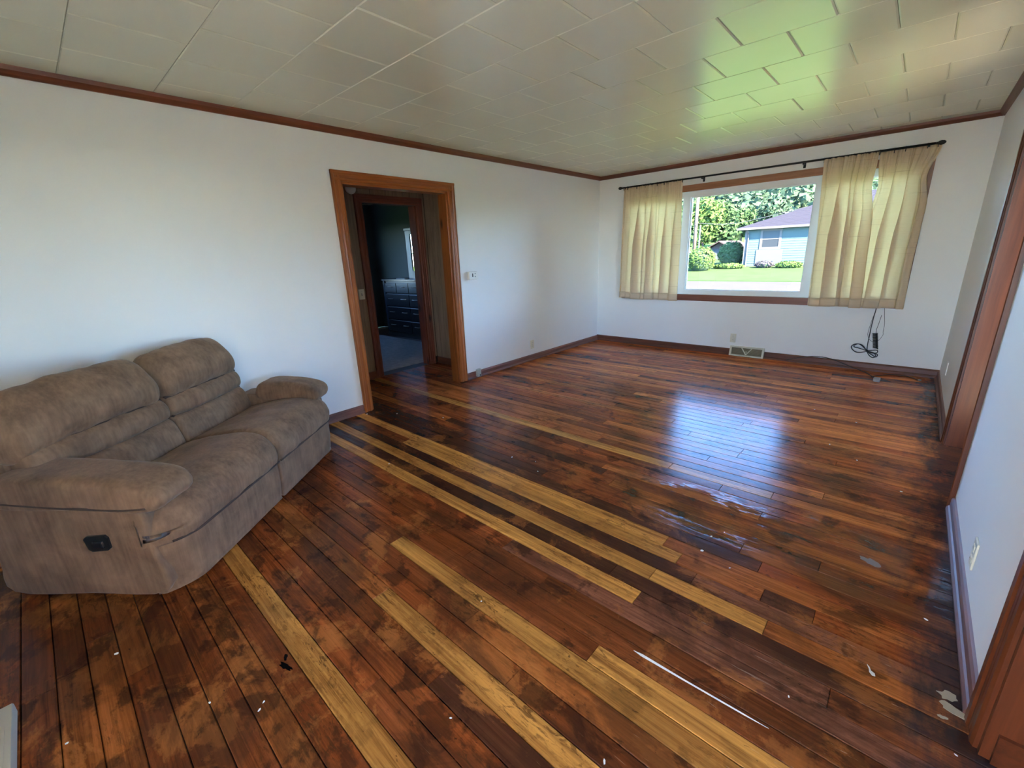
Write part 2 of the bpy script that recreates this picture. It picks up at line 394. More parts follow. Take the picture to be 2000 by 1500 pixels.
# linear base tones of the boards
row = 0
def tone(k):
    j = rng.uniform(.82, 1.18)*((.80 if row < 11 and k != 'Y' else 1.0)+.75*max(0, min(1, (row-16)/30)))  # far rows lightened toward the window: its gloss put into the board colour
    t = {'Y': (.52, .245, .058), 'O': (.37, .118, .030), 'R': (.27, .070, .019), 'B': (.205, .058, .018), 'D': (.085, .030, .015), 'P': (.19, .072, .038)}[k]
    return tuple(c*j for c in t)
special = {0: [(-1.1, 'Y')], 1: [(-1.1, 'R'), (2.55, 'B')], 2: [(-1.1, 'R')], 3: [(-1.1, 'B'), (2.7, 'D')], 4: [(-1.1, 'O'), (2.20, 'Y')], 5: [(-1.1, 'R'), (2.9, 'B')],
           6: [(-1.1, 'B'), (2.6, 'O')], 7: [(-1.1, 'B'), (1.93, 'Y')], 8: [(-1.1, 'R'), (1.95, 'B'), (3.06, 'Y')], 9: [(-1.1, 'R'), (2.3, 'B')], 10: [(-1.1, 'B'), (2.7, 'B')], 11: [(-1.1, 'R'), (2.4, 'P')],
           12: [(-1.1, 'Y'), (3.06, 'P'), (3.72, 'B')], 13: [(-1.1, 'D'), (2.9, 'D')], 14: [(-1.1, 'Y'), (3.05, 'Y'), (3.5, 'O')], 15: [(-1.1, 'D'), (1.6, 'D'), (3.2, 'P')],
           16: [(-1.1, 'B'), (.9, 'Y'), (2.05, 'Y'), (3.1, 'O'), (3.45, 'D'), (3.63, 'R')], 17: [(-1.1, 'Y'), (3.0, 'O')], 18: [(-1.1, 'D'), (1.5, 'D'), (3.4, 'R')], 19: [(-1.1, 'D'), (2.1, 'B'), (3.3, 'O')], 20: [(-1.1, 'D'), (1.2, 'B'), (3.6, 'R')],
           21: [(-1.1, 'B'), (1.3, 'R'), (2.5, 'O')], 22: [(-1.1, 'O'), (.8, 'D'), (2.4, 'B')], 23: [(-1.1, 'B'), (2.35, 'O'), (3.3, 'R')], 24: [(-1.1, 'B'), (1.7, 'R')], 26: [(-1.1, 'Y'), (2.7, 'Y'), (3.3, 'O')], 27: [(-1.1, 'O'), (2.1, 'B')],
           31: [(-1.1, 'B'), (1.95, 'O'), (3.0, 'B')], 33: [(-1.1, 'R'), (2.6, 'O')], 35: [(-1.1, 'O'), (2.4, 'R')], -1: [(-1.1, 'R')], -2: [(-1.1, 'O')], -3: [(-1.1, 'B')], -4: [(-1.1, 'B')]}
row0 = math.ceil((BACK-PY0)/PIT)-1; row1 = int((L-PY0)/PIT)
def plank(x0, x1, y0, y1, col, dz):
    g = .0011; c = .0022
    x0 += g*.5; x1 -= g*.5; y0 += g; y1 -= g
    z = dz
    vs = [(x0, y0, -.02), (x1, y0, -.02), (x1, y1, -.02), (x0, y1, -.02), (x0, y0, z-c), (x1, y0, z-c), (x1, y1, z-c), (x0, y1, z-c),
          (x0+c*.5, y0+c, z), (x1-c*.5, y0+c, z), (x1-c*.5, y1-c, z), (x0+c*.5, y1-c, z)]
    fs = [(0, 1, 5, 4), (1, 2, 6, 5), (2, 3, 7, 6), (3, 0, 4, 7), (4, 5, 9, 8), (5, 6, 10, 9), (6, 7, 11, 10), (7, 4, 8, 11), (8, 9, 10, 11)]
    mx, my = (x0+x1)/2, (y0+y1)/2
    me = bpy.data.meshes.new('plank'); me.from_pydata([(a-mx, b-my, q) for a, b, q in vs], [], fs); me.materials.append(FLOOR)
    o = bpy.data.objects.new('plank', me); o.location = (mx, my, 0); o.color = (*col, 1); COL.objects.link(o); o.parent = struct_floor
for n in range(row0, row1+1):
    row = n
    y0 = max(PY0+n*PIT, BACK); y1 = min(PY0+(n+1)*PIT, L)
    if y1-y0 < .01: continue
    xa = 0.0; xb = W
    if y0 >= DY0-.09 and y1 <= 3.62: xa = -1.03
    if O1a-.10 <= y0 and y1 <= O1b+.10 or O2a <= y0 and y1 <= O2b+.05: xb = W+.9
    if n in special: cuts = special[n]
    else:
        cuts = [(-1.1, rng.choice('RRBOBR' if n < 40 else 'ROOROB'))]
        t = rng.uniform(.6, 2.2)
        while t < 3.7:
            cuts.append((t, rng.choice('RRBOBR' if n < 40 else 'ROOROB'))); t += rng.uniform(1.1, 2.4)
    if n > 36: cuts = [(a, k) for a, k in cuts][:3]
    for i, (a, k) in enumerate(cuts):
        s = max(a, xa); e = cuts[i+1][0] if i+1 < len(cuts) else xb
        if e-s < .02: continue
        plank(s, e, y0, y1, tone(k), rng.uniform(-.0006, .0006))
# side room floor, made pale to bounce light, and bedroom floor cover the slab beyond
struct(MB().box(W+.9, 6.9, -1.7, L, -.021, -.003).box(W+RT, W+.9, -1.7, O2a, -.021, -.003).box(W+RT, W+.9, O1b+.06, L, -.021, -.003).box(W+RT, W+.9, O2b+.05, O1a-.06, -.021, -.003).build('floor_side_room', plain('bounce_linoleum', (.60, .55, .48, 1), .4)))
struct(MB().box(BX, -1.03, 1.0, 5.05, -.021, -.002).build('floor_bedroom', plain('bedroom_board', (.10, .05, .03, 1), .4)))

# ------------------------------------------------------------------ ceiling: slab and staggered square tiles
ceil = struct(MB().box(BX-.3, 7.4, -1.9, L+.18, H+.02, H+.25).box(BX-.3, W+.4, REAR-.4, -1.9, H+.02, H+.25).build('ceiling', plain('ceiling_backing', (.42, .40, .33, 1), .6)), 'cream glossy ceiling of staggered square tiles')
TS = .4255
def tile(x0, x1, y0, y1):
    g, c, d = .0012, .0075, .004
    x0 += g; x1 -= g; y0 += .0008; y1 -= .0008; cy_ = .004
    zb, zt = H, H+.018
    vs = [(x0+c, y0+cy_, zb), (x1-c, y0+cy_, zb), (x1-c, y1-cy_, zb), (x0+c, y1-cy_, zb), (x0, y0, zb+d), (x1, y0, zb+d), (x1, y1, zb+d), (x0, y1, zb+d), (x0, y0, zt), (x1, y0, zt), (x1, y1, zt), (x0, y1, zt)]
    fs = [(3, 2, 1, 0), (0, 1, 5, 4), (1, 2, 6, 5), (2, 3, 7, 6), (3, 0, 4, 7), (4, 5, 9, 8), (5, 6, 10, 9), (6, 7, 11, 10), (7, 4, 8, 11), (8, 9, 10, 11)]
    me = bpy.data.meshes.new('ceiling_tile'); me.from_pydata(vs, [], fs); me.materials.append(CEIL)
    o = bpy.data.objects.new('ceiling_tile', me); COL.objects.link(o); o.parent = ceil
    return o
rng = random.Random(3)
for n in range(-5, 14):
    y0, y1 = max(.39+n*TS, BACK), min(.39+(n+1)*TS, L)
    if y1-y0 < .02: continue
    x = (.668 if n % 2 else .455)-2*TS
    while x < W:
        a, b = max(x, 0), min(x+TS, W)
        if b-a > .015:
            o = tile(a, b, y0, y1); o.location.z = rng.uniform(-.0012, .0)
        x += TS

# ------------------------------------------------------------------ trims
cr = [(0, 2.392), (.014, 2.392), (.022, 2.400), (.034, 2.418), (.040, H), (0, H)]
struct(MB().prism(cr, 'y', BACK, L).build('trim_1', DKY), 'brown wooden crown strip along the left wall')
struct(MB().prism([(L-a, b) for a, b in cr], 'x', 0, W).build('trim_2', DKX), 'brown wooden crown strip above the window')
struct(MB().prism([(W-a, b) for a, b in cr], 'y', BACK, L).build('trim_3', DKY), 'brown wooden crown strip along the right wall')
bp = [(0, 0), (.026, 0), (.026, .012), (.020, .022), (.014, .026), (.014, .064), (.008, .074), (0, .078)]
struct(MB().prism(bp, 'y', BACK, DY0-.085).prism(bp, 'y', DY1+.095, L).build('baseboard_left', BASEY), 'low moulded wooden baseboard of the left wall')
struct(MB().prism([(L-a, b*1.1) for a, b in bp], 'x', 0, 2.04).prism([(L-a, b*1.1) for a, b in bp], 'x', 2.45, W).build('baseboard_far', BASEX), 'dark wooden baseboard under the window')
struct(MB().prism([(W-a, b) for a, b in bp], 'y', O2b+.11, O1a-.075).prism([(W-a, b) for a, b in bp], 'y', O1b+.06, L).build('baseboard_right', BASEY), 'scuffed mauve-brown baseboard of the right wall')

# doorway in the left wall
casp = lambda w0: [(0, 0), (.012, 0), (.018, w0*.12), (.018, w0*.3), (.013, w0*.36), (.016, w0*.5), (.016, w0*.68), (.022, w0*.74), (.024, w0*.95), (.020, w0), (0, w0)]
d1 = struct(empty('door_1', (0, (DY0+DY1)/2, 0)), 'open doorway framed in honey pine casing')
CW = .082
m = MB().prism([(x, DY0-y) for x, y in casp(CW)], 'z', 0, DZ+CW); under(d1, m.build('casing', HZ))
m = MB().prism([(x, DY1+y*1.12) for x, y in casp(CW)], 'z', 0, DZ+CW); under(d1, m.build('casing', HZ))
m = MB().prism([(x*1.02, DZ+y) for x, y in casp(CW)], 'y', DY0-CW, DY1+CW*1.12); under(d1, m.build('head_casing', HY))
under(d1, MB().box(-TH-.002, .002, DY1-.022, DY1+.004, 0, DZ).build('jamb', HZK)); under(d1, MB().box(-TH-.002, .002, DY0-.004, DY0+.018, 0, DZ).build('jamb', HZK))
under(d1, MB().box(-TH-.002, .002, DY0, DY1, DZ-.02, DZ+.003).build('head_jamb', HY))
# bedroom doorway
d2 = struct(empty('door_2', (-1.03, 3.1, 0)), 'dark red-brown bedroom doorway beyond the hall')
DRZ = wood('dark_red_casing_z', srgb(92, 46, 30), srgb(136, 74, 50), 'z', .4, True); DRY = wood('dark_red_casing_y', srgb(92, 46, 30), srgb(136, 74, 50), 'y', .4)
cas2 = [(x-1.02, y) for x, y in casp(.085)]
under(d2, MB().prism([(x, HB0-y) for x, y in cas2], 'z', 0, HBZ+.085).build('casing', DRZ)); under(d2, MB().prism([(x, HB1+y) for x, y in cas2], 'z', 0, HBZ+.085).build('casing', DRZ))
under(d2, MB().prism([(x+.001, HBZ+y) for x, y in cas2], 'y', HB0-.085, HB1+.085).build('head_casing', DRY))
under(d2, MB().box(-1.15, -1.02, HB1-.018, HB1, 0, HBZ).build('jamb', DRZ)); under(d2, MB().box(-1.15, -1.02, HB0, HB0+.018, 0, HBZ).build('jamb', DRZ))
# right openings
d3 = struct(empty('door_3', (W, (O1a+O1b)/2, 0)), 'red-brown pine opening in the right wall near the window')
c3 = [(W-x, y) for x, y in casp(.062)]
under(d3, MB().prism([(x, O1b+y) for x, y in c3], 'z', 0, OZ+.062).build('casing', REDZ)); under(d3, MB().prism([(x, O1a-y) for x, y in c3], 'z', 0, OZ+.062).build('casing', REDZ))
under(d3, MB().prism([(x-.001, OZ+y) for x, y in c3], 'y', O1a-.062, O1b+.062).build('head_casing', REDY))
under(d3, MB().box(W-.002, W+RT+.002, O1b-.02, O1b+.003, 0, OZ).build('jamb', REDZ)); under(d3, MB().box(W-.002, W+RT+.002, O1a-.003, O1a+.02, 0, OZ).build('jamb', REDZ)); under(d3, MB().box(W-.002, W+RT+.002, O1a, O1b, OZ-.02, OZ).build('head_jamb', REDY))
d4 = struct(empty('door_4', (W, (O2a+O2b)/2, 0)), 'worn red-brown pine opening at the right edge')
c4 = [(W-x, y) for x, y in casp(.10)]
under(d4, MB().prism([(x, O2b+y) for x, y in c4], 'z', 0, OZ+.1).build('casing', REDZ)); under(d4, MB().prism([(x, O2a-y) for x, y in c4], 'z', 0, OZ+.1).build('casing', REDZ))
under(d4, MB().prism([(x-.001, OZ+y) for x, y in c4], 'y', O2a-.1, O2b+.1).build('head_casing', REDY))
under(d4, MB().box(W-.002, W+RT+.002, O2b-.02, O2b+.003, 0, OZ).build('jamb', REDZ)); under(d4, MB().box(W-.002, W+RT+.002, O2a-.003, O2a+.02, 0, OZ).build('jamb', REDZ)); under(d4, MB().box(W-.002, W+RT+.002, O2a, O2b, OZ-.02, OZ).build('head_jamb', REDY))
under(d4, MB().box(W+.02, W+RT+.02, O2b-.032, O2b-.02, .0, .10).build('shoe_strip', REDY))

# ------------------------------------------------------------------ the picture window
w1 = struct(empty('window_1', (2.05, L, WZ0)), 'wide picture window with white vinyl frame')
YF0, YF1 = L+.035, L+.115
FR = .065
MUL = ((1.262, 1.358), (2.732, 2.828))
under(w1, MB().box(WX0, WX1, YF0, YF1, WZ0, .832).build('bottom_rail', VINYL), MB().box(WX0, WX1, YF0, YF1, 2.026, WZ1).build('top_rail', VINYL),
      MB().box(WX0, WX0+FR, YF0, YF1, .832, 2.026).build('stile', VINYL), MB().box(WX1-FR, WX1, YF0, YF1, .832, 2.026).build('stile', VINYL))
for a, b in MUL: under(w1, MB().box(a, b, YF0-.006, YF1, .832, 2.026).build('mullion', VINYL))
for a, b in ((WX0+FR, MUL[0][0]), (MUL[0][1], MUL[1][0]), (MUL[1][1], WX1-FR)):
    under(w1, MB().box(a, b, L+.074, L+.080, .832, 2.026).build('pane', GLASS))
    bead = MB()
    for (x0, x1, z0, z1) in ((a, b, .832, .844), (a, b, 2.014, 2.026), (a, a+.012, .844, 2.014), (b-.012, b, .844, 2.014)): bead.box(x0, x1, L+.06, L+.0735, z0, z1)
    under(w1, bead.build('glazing_bead', VINYL))
# wooden lining and casing
WNX = wood('window_wood_x', srgb(136, 88, 58), srgb(176, 126, 92), 'x', .4); WNZ = wood('window_wood_z', srgb(110, 66, 44), srgb(150, 100, 70), 'z', .4)
SILLM = wood('sill_wood_x', srgb(104, 60, 46), srgb(140, 88, 68), 'x', .4)
under(w1, MB().box(WX0-.07, WX1+.07, L-.018, L, WZ1, WZ1+.078).build('head_casing', WNX), MB().box(WX0-.07, WX0, L-.018, L, WZ0-.07, WZ1).build('casing', WNZ), MB().box(WX1, WX1+.07, L-.018, L, WZ0-.07, WZ1).build('casing', WNZ),
      MB().box(WX0, WX1, L, YF0, WZ0-.004, WZ0+.004).build('stool', VINYL), MB().box(WX0-.07, WX1+.07, L-.022, L, WZ0-.082, WZ0).build('sill', SILLM))
# unseen windows of the rear and side rooms, added to let in daylight
def simple_window(name, axis, c, u0, u1, z0, z1, d0, d1):
    r = struct(empty(name, c)); m = MB(); um = (u0+u1)/2
    for (a, b, p, q) in ((u0, u1, z0, z0+.06), (u0, u1, z1-.06, z1), (u0, u0+.06, z0+.06, z1-.06), (u1-.06, u1, z0+.06, z1-.06), (um-.03, um+.03, z0+.06, z1-.06)):
        m.box(a, b, d0, d1, p, q) if axis == 'x' else m.box(d0, d1, a, b, p, q)
    under(r, m.build('window_frame', VINYL))
simple_window('added_window_rear', 'x', (3.4, REAR-.06, RWZ0), RW0, RW1, RWZ0, RWZ1, REAR-.10, REAR-.03)
simple_window('added_window_rear_side', 'y', (W+.07, -2.95, .6), -3.9, -2.0, .6, 2.1, W+.03, W+.10)
simple_window('added_window_side', 'y', (6.96, 1.5, .8), SY0, SY1, .8, 2.1, 6.93, 7.0)
w4 = struct(empty('window_4', (BX-.06, 3.1, .95)))
under(w4, MB().box(BX-.1, BX-.03, 2.65, 3.55, .95, 1.0).box(BX-.1, BX-.03, 2.65, 3.55, 2.0, 2.05).box(BX-.1, BX-.03, 2.65, 2.7, 1.0, 2.0).box(BX-.1, BX-.03, 3.5, 3.55, 1.0, 2.0).box(BX-.1, BX-.03, 2.7, 3.5, 1.48, 1.52).build('window_frame', VINYL))

# ================================================================== SOFA
A0 = Vector((1.453, .065, 0)); E1 = Vector((-.642, .766, 0)).normalized(); E2 = Vector((-E1.y, E1.x, 0))
sofa = empty('reclining_sofa', A0)
sofa.rotation_euler.z = math.atan2(E1.y, E1.x)      # local x = along the front (s), local y = to the back (b)
tag(sofa, 'brown velour two-seat reclining sofa with padded arms against the left wall', 'sofa')
SW = 1.615
def sprof(pts, k=4):
    p = [Vector((a, b, 0)) for a, b in pts]; n = len(p); out = []
    for i in range(n):
        p0, p1, p2, p3 = p[i-1], p[i], p[(i+1) % n], p[(i+2) % n]
        for j in range(k):
            t = j/k; out.append(.5*((2*p1)+(p2-p0)*t+(2*p0-5*p1+4*p2-p3)*t*t+(3*p1-p0-3*p2+p3)*t**3))
    return [(q.x, q.y) for q in out]
def loft(name, prof, s0, s1, er, mat, n=26, warp=None, mirror=False, wr=0, seed=0, parent=sofa, k=4, both=True):
    P = sprof(prof, k); cx = sum(p[0] for p in P)/len(P); cz = sum(p[1] for p in P)/len(P)
    ext = max(max(abs(p[0]-cx) for p in P), max(abs(p[1]-cz) for p in P))
    S = []
    for i in range(7): a = i/6*math.pi/2; S.append((s0+er*(1-math.sin(a)), 1-math.cos(a)) if False else (s0+er*(1-math.cos(a)), math.sin(a)))
    mid = [(s0+er+(s1-s0-2*er)*i/n, 1.0) for i in range(1, n)]
    S = S+mid+[(s1-(q-s0), f) for q, f in reversed(S)]
    vs = []; np_ = len(P)
    for s, f in S:
        ins = er*(1-f)
        for (b, z) in P:
            d = Vector((b-cx, z-cz)); ln = d.length or 1e-6
            kk = max(.02, (ln-ins)/ln) if f > 0 else max(.02, (ln-er)/ln)
            q = Vector((s, cx+d.x*kk, cz+d.y*kk))
            if warp: q = Vector(warp(q))
            if wr:
                nn = mnoise.noise(Vector((q.x*7+seed*5, q.y*5, q.z*7)))*.6+mnoise.noise(Vector((q.x*18+seed*3, q.y*11, q.z*16)))*.4
                dd = Vector((0, d.x, d.y)).normalized(); q += dd*nn*wr
            if mirror: q.x = SW-q.x
            vs.append(q)
    ns = len(S)
    fs = [(i*np_+j, i*np_+(j+1) % np_, (i+1)*np_+(j+1) % np_, (i+1)*np_+j) for i in range(ns-1) for j in range(np_)]
    fs += [tuple(range(np_)), tuple(range((ns-1)*np_, ns*np_))]
    m = MB(); m.add(vs, fs)
    return m.build(name, mat, parent, True)
def bow(s):      # the front rounds back towards the arm
    t = max(0, min(1, (.17-s)/.17)); return .105*t*t
def seatwarp(q):
    s, b, z = q
    bm = .44 if s > .185 else -.012
    b2 = min(b, bm)
    fwd = bow(s)*max(0, min(1, (.25-b)/.3))
    return (s, b2+fwd if s > .185 else min(b2+fwd, -.004), z-(.05*max(0, (.16-s)/.16) if z > .33 else 0))
seatp = [(.43, .33), (.40, .395), (.30, .425), (.16, .452), (.02, .462), (-.07, .448), (-.125, .405), (-.158, .335), (-.150, .27), (-.115, .245), (.10, .25), (.40, .26)]
basep = [(-.112, .325), (-.128, .262), (-.134, .20), (-.128, .10), (-.116, .02), (-.08, .016), (.30, .016), (.36, .10), (.36, .24), (.10, .255)]
headp = [(.470, .668), (.428, .72), (.424, .79), (.462, .865), (.525, .925), (.580, .938), (.625, .91), (.632, .82), (.59, .70), (.53, .66)]
midp = [(.45, .545), (.418, .575), (.418, .63), (.452, .672), (.53, .685), (.58, .64), (.56, .56), (.50, .535)]
lowp = [(.40, .35), (.372, .39), (.380, .46), (.408, .53), (.45, .557), (.53, .55), (.55, .46), (.50, .36)]
for mir in (False, True):
    sd_ = 3 if mir else 0
    loft('front_panel', basep, .004, .803, .014, VEL, warp=lambda q: (q.x, q.y+bow(q.x)*max(0, min(1, (.25-q.y)/.3)) if q.x > .185 else min(q.y+bow(q.x), -.004), q.z), mirror=mir, wr=.002, seed=sd_)
    sc_ = loft('seat_cushion', seatp, -.004, .803, .035, VEL, warp=seatwarp, mirror=mir, wr=.011, seed=sd_+1)
    # welt along the cushion's lower edge
    pts = []
    for i in range(30):
        s = .05+.746*i/29; b = -.153+bow(s)*1.0; pts.append(Vector((SW-s if mir else s, b+.006, .258)))
    MB().tube(pts, .006, 6).build('welt', VELD, sc_, True)
    bw = lambda q: (q.x, q.y+.02*((q.x-.5)/.3)**2, q.z)
    loft('back_cushion', lowp, .165 if mir else .10, .803, .03, VEL, warp=bw, mirror=mir, wr=.006, seed=sd_+2)
    loft('lumbar_roll', midp, .158 if mir else .08, .803, .032, VEL, warp=bw, mirror=mir, wr=.010, seed=sd_+3)
    loft('head_cushion', headp, .150 if mir else .05, .803, .07, VEL, warp=lambda q: (q.x, q.y+.02*((q.x-.5)/.3)**2, q.z-.03*max(0, abs(q.x-.48)/.33)**3), mirror=mir, wr=.013, seed=sd_+4)
    for sb, sz, x0_ in ((.462, .668, .16), (.447, .550, .17), (.405, .372, .19)):
        q0 = x0_ if mir else x0_-.06
        pts = [Vector(((SW-q) if mir else q, sb+.02*((q-.5)/.3)**2, sz)) for q in [q0+(.79-q0)*i/12 for i in range(13)]]
        MB().tube(pts, .011, 6).build('seam', VELD, sofa, True)  # dark tubes paint the crease shade between the back rolls
    # arm: body and padded top
    bmax = .50 if mir else .68
    armb = [(-.046, .03), (-.050, .25), (-.046, .42), (.02, .47), (.25, .48), (bmax-.06, .49), (bmax, .45), (bmax, .2), (bmax-.01, .03), (.3, .018)]
    loft('arm_body', armb, 0.0, .185, .02, VEL, n=6, mirror=mir, wr=.003, seed=sd_+5)
    padp = [(-.140, .458), (-.158, .50), (-.125, .545), (-.03, .574), (.15, .598), (.36, .607), (.55, .600), (.62, .55), (.60, .475), (.30, .448), (.10, .438), (-.08, .436)]
    if mir: padp = [(a*.60-.02, z-.03 if z > .5 else z-.02) for a, z in padp]
    pad = loft('arm_pad', padp, -.028, .20, .055, VEL, n=8, mirror=mir, wr=.008, seed=sd_+6)
    pts = [Vector(((SW+.026) if mir else -.026, b, z)) for b, z in ((-.10, .468), (0, .462), (.15, .468), (.3, .478), (.54, .50))]
    if mir: pts = [Vector((p.x, p.y*.60-.02, p.z-.02)) for p in pts]
    MB().tube(pts, .005, 6, 4).build('welt', VELD, pad, True)
shell = [(.50, .05), (.52, .40), (.565, .70), (.60, .86), (.625, .86), (.618, .60), (.60, .30), (.58, .05)]
m = MB(); m.prism(shell, 'x', .06, SW-.14); m.build('back_shell', VEL, sofa)
hp = [(.128, .318), (.140, .331), (.222, .325), (.236, .312), (.226, .262), (.212, .252), (.140, .258), (.128, .268)]
hd = MB().prism(hp, 'x', -.010, .01).build('recliner_handle', plain('black_plastic', (.012, .012, .012, 1), .35), sofa)
hd['label'] = 'black plastic recliner release handle'
MB().cbox(-.018, -.004, .150, .196, .272, .306, .006).build('lever', plain('black_plastic_lever', (.02, .02, .02, 1), .25), hd)

# ================================================================== CURTAINS AND ROD
YC = L-.085
def infront(x, z, y=YC):      # slide a point seen on the wall plane forward to the curtain's plane
    k = y/L; return 3.6988+(x-3.6988)*k, 1.397+(z-1.397)*k
rod = empty('curtain_rod', (2.0, YC, 2.235)); tag(rod, 'thin black metal curtain rod with ball finials above the window', 'curtain rod')
RX0, RX1, RZ = .43, 3.645, 2.236
under(rod, MB().tube([(RX0, YC, RZ), (RX1, YC, RZ)], .0105, 10).build('pole', BLACKM, None, True))
for x, s in ((RX0, -1), (RX1, 1)):
    under(rod, MB().lathe([(.006, 0), (.012, .004), (.010, .012), (.016, .022), (.021, .038), (.018, .056), (.006, .07)][::1] if s > 0 else [(.006, 0), (.012, -.004), (.010, -.012), (.016, -.022), (.021, -.038), (.018, -.056), (.006, -.07)], (x, YC, RZ), 'x', 14).build('finial', BLACKM, None, True))
for x in (.47, 1.52, 2.60, 3.60):
    under(rod, MB().box(x-.008, x+.008, YC, L, RZ-.022, RZ-.010).box(x-.012, x+.012, L-.004, L, RZ-.05, RZ+.02).build('bracket', BLACKM))
def curtain(name, label, tl, tr, bl, br, nf, seed, top_sag=None, yoff=0, nz=48, edge=None):
    rg = random.Random(seed); nx = nf*24
    ph = [rg.uniform(.5, 1.7) for _ in range(nf)]; tot = sum(ph); cum = [0]
    for p in ph: cum.append(cum[-1]+p/tot)
    amp = [rg.uniform(.35, 1.1) for _ in range(nf)]
    root = empty(name, ((bl[0]+br[0])/2, YC, min(bl[1], br[1])))
    vs = []; 
    for j in range(nz+1):
        v = j/nz                       # 0 top .. 1 bottom
        for i in range(nx+1):
            u = i/nx
            k = min(nf-1, max(kk for kk in range(nf) if cum[kk] <= u+1e-9)); t = (u-cum[k])/(cum[k+1]-cum[k])
            xt = tl[0]+(tr[0]-tl[0])*u; xb = bl[0]+(br[0]-bl[0])*u
            x = xt+(xb-xt)*v
            if edge: x += edge(u, v)
            zt = tl[1]+(tr[1]-tl[1])*u
            if top_sag: zt += top_sag(u)
            zb = bl[1]+(br[1]-bl[1])*u+.006*math.sin(u*9+seed)
            z = zt+(zb-zt)*v
            wv = min(1, v*2.0); kk2 = (.3+4.2*wv)*amp[k]
            deep = .010+.022*wv
            ruff = .011*math.sin(u*nf*7.3*math.pi+math.sin(u*31+seed)*2)*max(0, 1-v*5.5)
            y = YC+.002+yoff+math.sin(t*2*math.pi)*amp[k]*deep+ruff+.008*mnoise.noise(Vector((u*9, v*3, seed)))
            y = max(L-.160, min(y, L-.034))
            fw = (cum[k+1]-cum[k])*(xb-bl[0] if False else abs(br[0]-bl[0]))
            x += fw*kk2*math.sin(t*2*math.pi+.6)/(2*math.pi)*(1 if 0 < k < nf-1 else .5)+.006*mnoise.noise(Vector((u*14, v*4, seed+3)))
            if v < .02: z += .010*abs(math.sin(u*nf*5.3))*0.6
            vs.append((x, y, z))
    fs = [(j*(nx+1)+i, j*(nx+1)+i+1, (j+1)*(nx+1)+i+1, (j+1)*(nx+1)+i) for j in range(nz) for i in range(nx)]
    m = MB().add(vs, fs); o = m.build('fabric', CURT, None, True); under(root, o)
    sm = o.modifiers.new('thick', 'SOLIDIFY'); sm.thickness = .0016
    hv = [(x, y-.0022, z) for (x, y, z) in vs[(nz-3)*(nx+1):]]
    hm = MB().add(hv, [(j*(nx+1)+i, j*(nx+1)+i+1, (j+1)*(nx+1)+i+1, (j+1)*(nx+1)+i) for j in range(3) for i in range(nx)]).build('hem', CURT, None, True); under(root, hm)
    sm = hm.modifiers.new('thick', 'SOLIDIFY'); sm.thickness = .0012
    # hooks
    for k in range(nf+1):
        u = cum[k]; x = tl[0]+(tr[0]-tl[0])*u
        hk = MB().tube([(x, YC+.012*math.cos(a), RZ+.012*math.sin(a)) for a in [q*math.pi/5 for q in range(11)]], .0022, 5).box(x-.003, x+.003, YC-.004, YC+.004, RZ-.035, RZ-.010).build('hook_ring', BLACKM)
        under(root, hk)
    tag(root, label, 'curtain', 'cream curtains at the picture window'); return root
a = infront
curtain('curtain', 'cream cotton curtain gathered at the left end of the window rod', a(.40, 2.236), a(1.245, 2.236), a(.37, .690), a(1.255, .680), 8, 1)
curtain('curtain', 'cream cotton curtain just right of the window view, inner one of two', a(2.775, 2.236), a(3.235, 2.236), a(2.805, .692), a(3.30, .690), 5, 2, yoff=-.03,
        edge=lambda u, v: -.030*math.exp(-((v-.20)/.11)**2)*u*u)
curtain('curtain', 'cream cotton curtain flaring up to the right finial of the rod', a(3.24, 2.236), a(3.665, 2.240), a(3.20, .690), a(3.655, .686), 4, 7, yoff=.018,
        edge=lambda u, v: (.030*math.exp(-(v/.10)**2)-.045*math.exp(-((v-.17)/.10)**2)+.015*math.sin(v*7)*.5)*u**3+(.030*math.exp(-((v-.20)/.11)**2))*(1-u)**3)

# ================================================================== WALL FITTINGS
def outlet(name, label, cat, axis, c, wd=.070, ht=.115, mat=PLASTIC, slots='outlet', sgn=1):
    root = empty(name, c); x, y, z = c
    def bx(u0, u1, z0, z1, d0, d1, nm, mt, par=None, ch=.002):
        if axis == 'y': b = (x+u0, x+u1, min(y-d0*sgn, y-d1*sgn), max(y-d0*sgn, y-d1*sgn), z+z0, z+z1)
        else: b = (min(x+d0*sgn, x+d1*sgn), max(x+d0*sgn, x+d1*sgn), y+u0, y+u1, z+z0, z+z1)
        o = MB().cbox(*b, ch).build(nm, mt); under(root, o); return o
    bx(-wd/2, wd/2, -ht/2, ht/2, 0, .007, 'cover_plate', mat)
    if slots == 'outlet':
        for s in (-1, 1):
            bx(-.016, .016, s*.024-.013, s*.024+.013, .006, .010, 'receptacle', mat)
            for q in (-.006, .006): bx(q-.0012, q+.0012, s*.024-.004, s*.024+.006, .0095, .0105, 'slot', SLOT, ch=.0003)
    elif slots == 'switch':
        bx(-.006, .006, -.013, .013, .006, .009, 'switch_slot', SLOT, ch=.001); bx(-.004, .004, -.002, .010, .008, .018, 'toggle', PLWHITE)
    bx(-.003, .003, -.003+(0 if slots == 'outlet' else .03), .003+(0 if slots == 'outlet' else .03), .0065, .0085, 'screw', GREYP, ch=.0008)
    return tag(root, label, cat)
outlet('wall_outlet', 'ivory duplex outlet on the window wall above the floor register', 'outlet', 'y', (2.064, L, .228))
outlet('wall_outlet', 'ivory duplex outlet low on the left wall beyond the doorway', 'outlet', 'x', (0, 4.43, .215))
outlet('wall_outlet', 'ivory outlet plate low on the right wall between the openings', 'outlet', 'x', (W, 2.24, .205), sgn=-1)
outlet('light_switch', 'small pale toggle switch on the hall panelling', 'light switch', 'x', (-1.02, 2.592, 1.02), slots='switch')
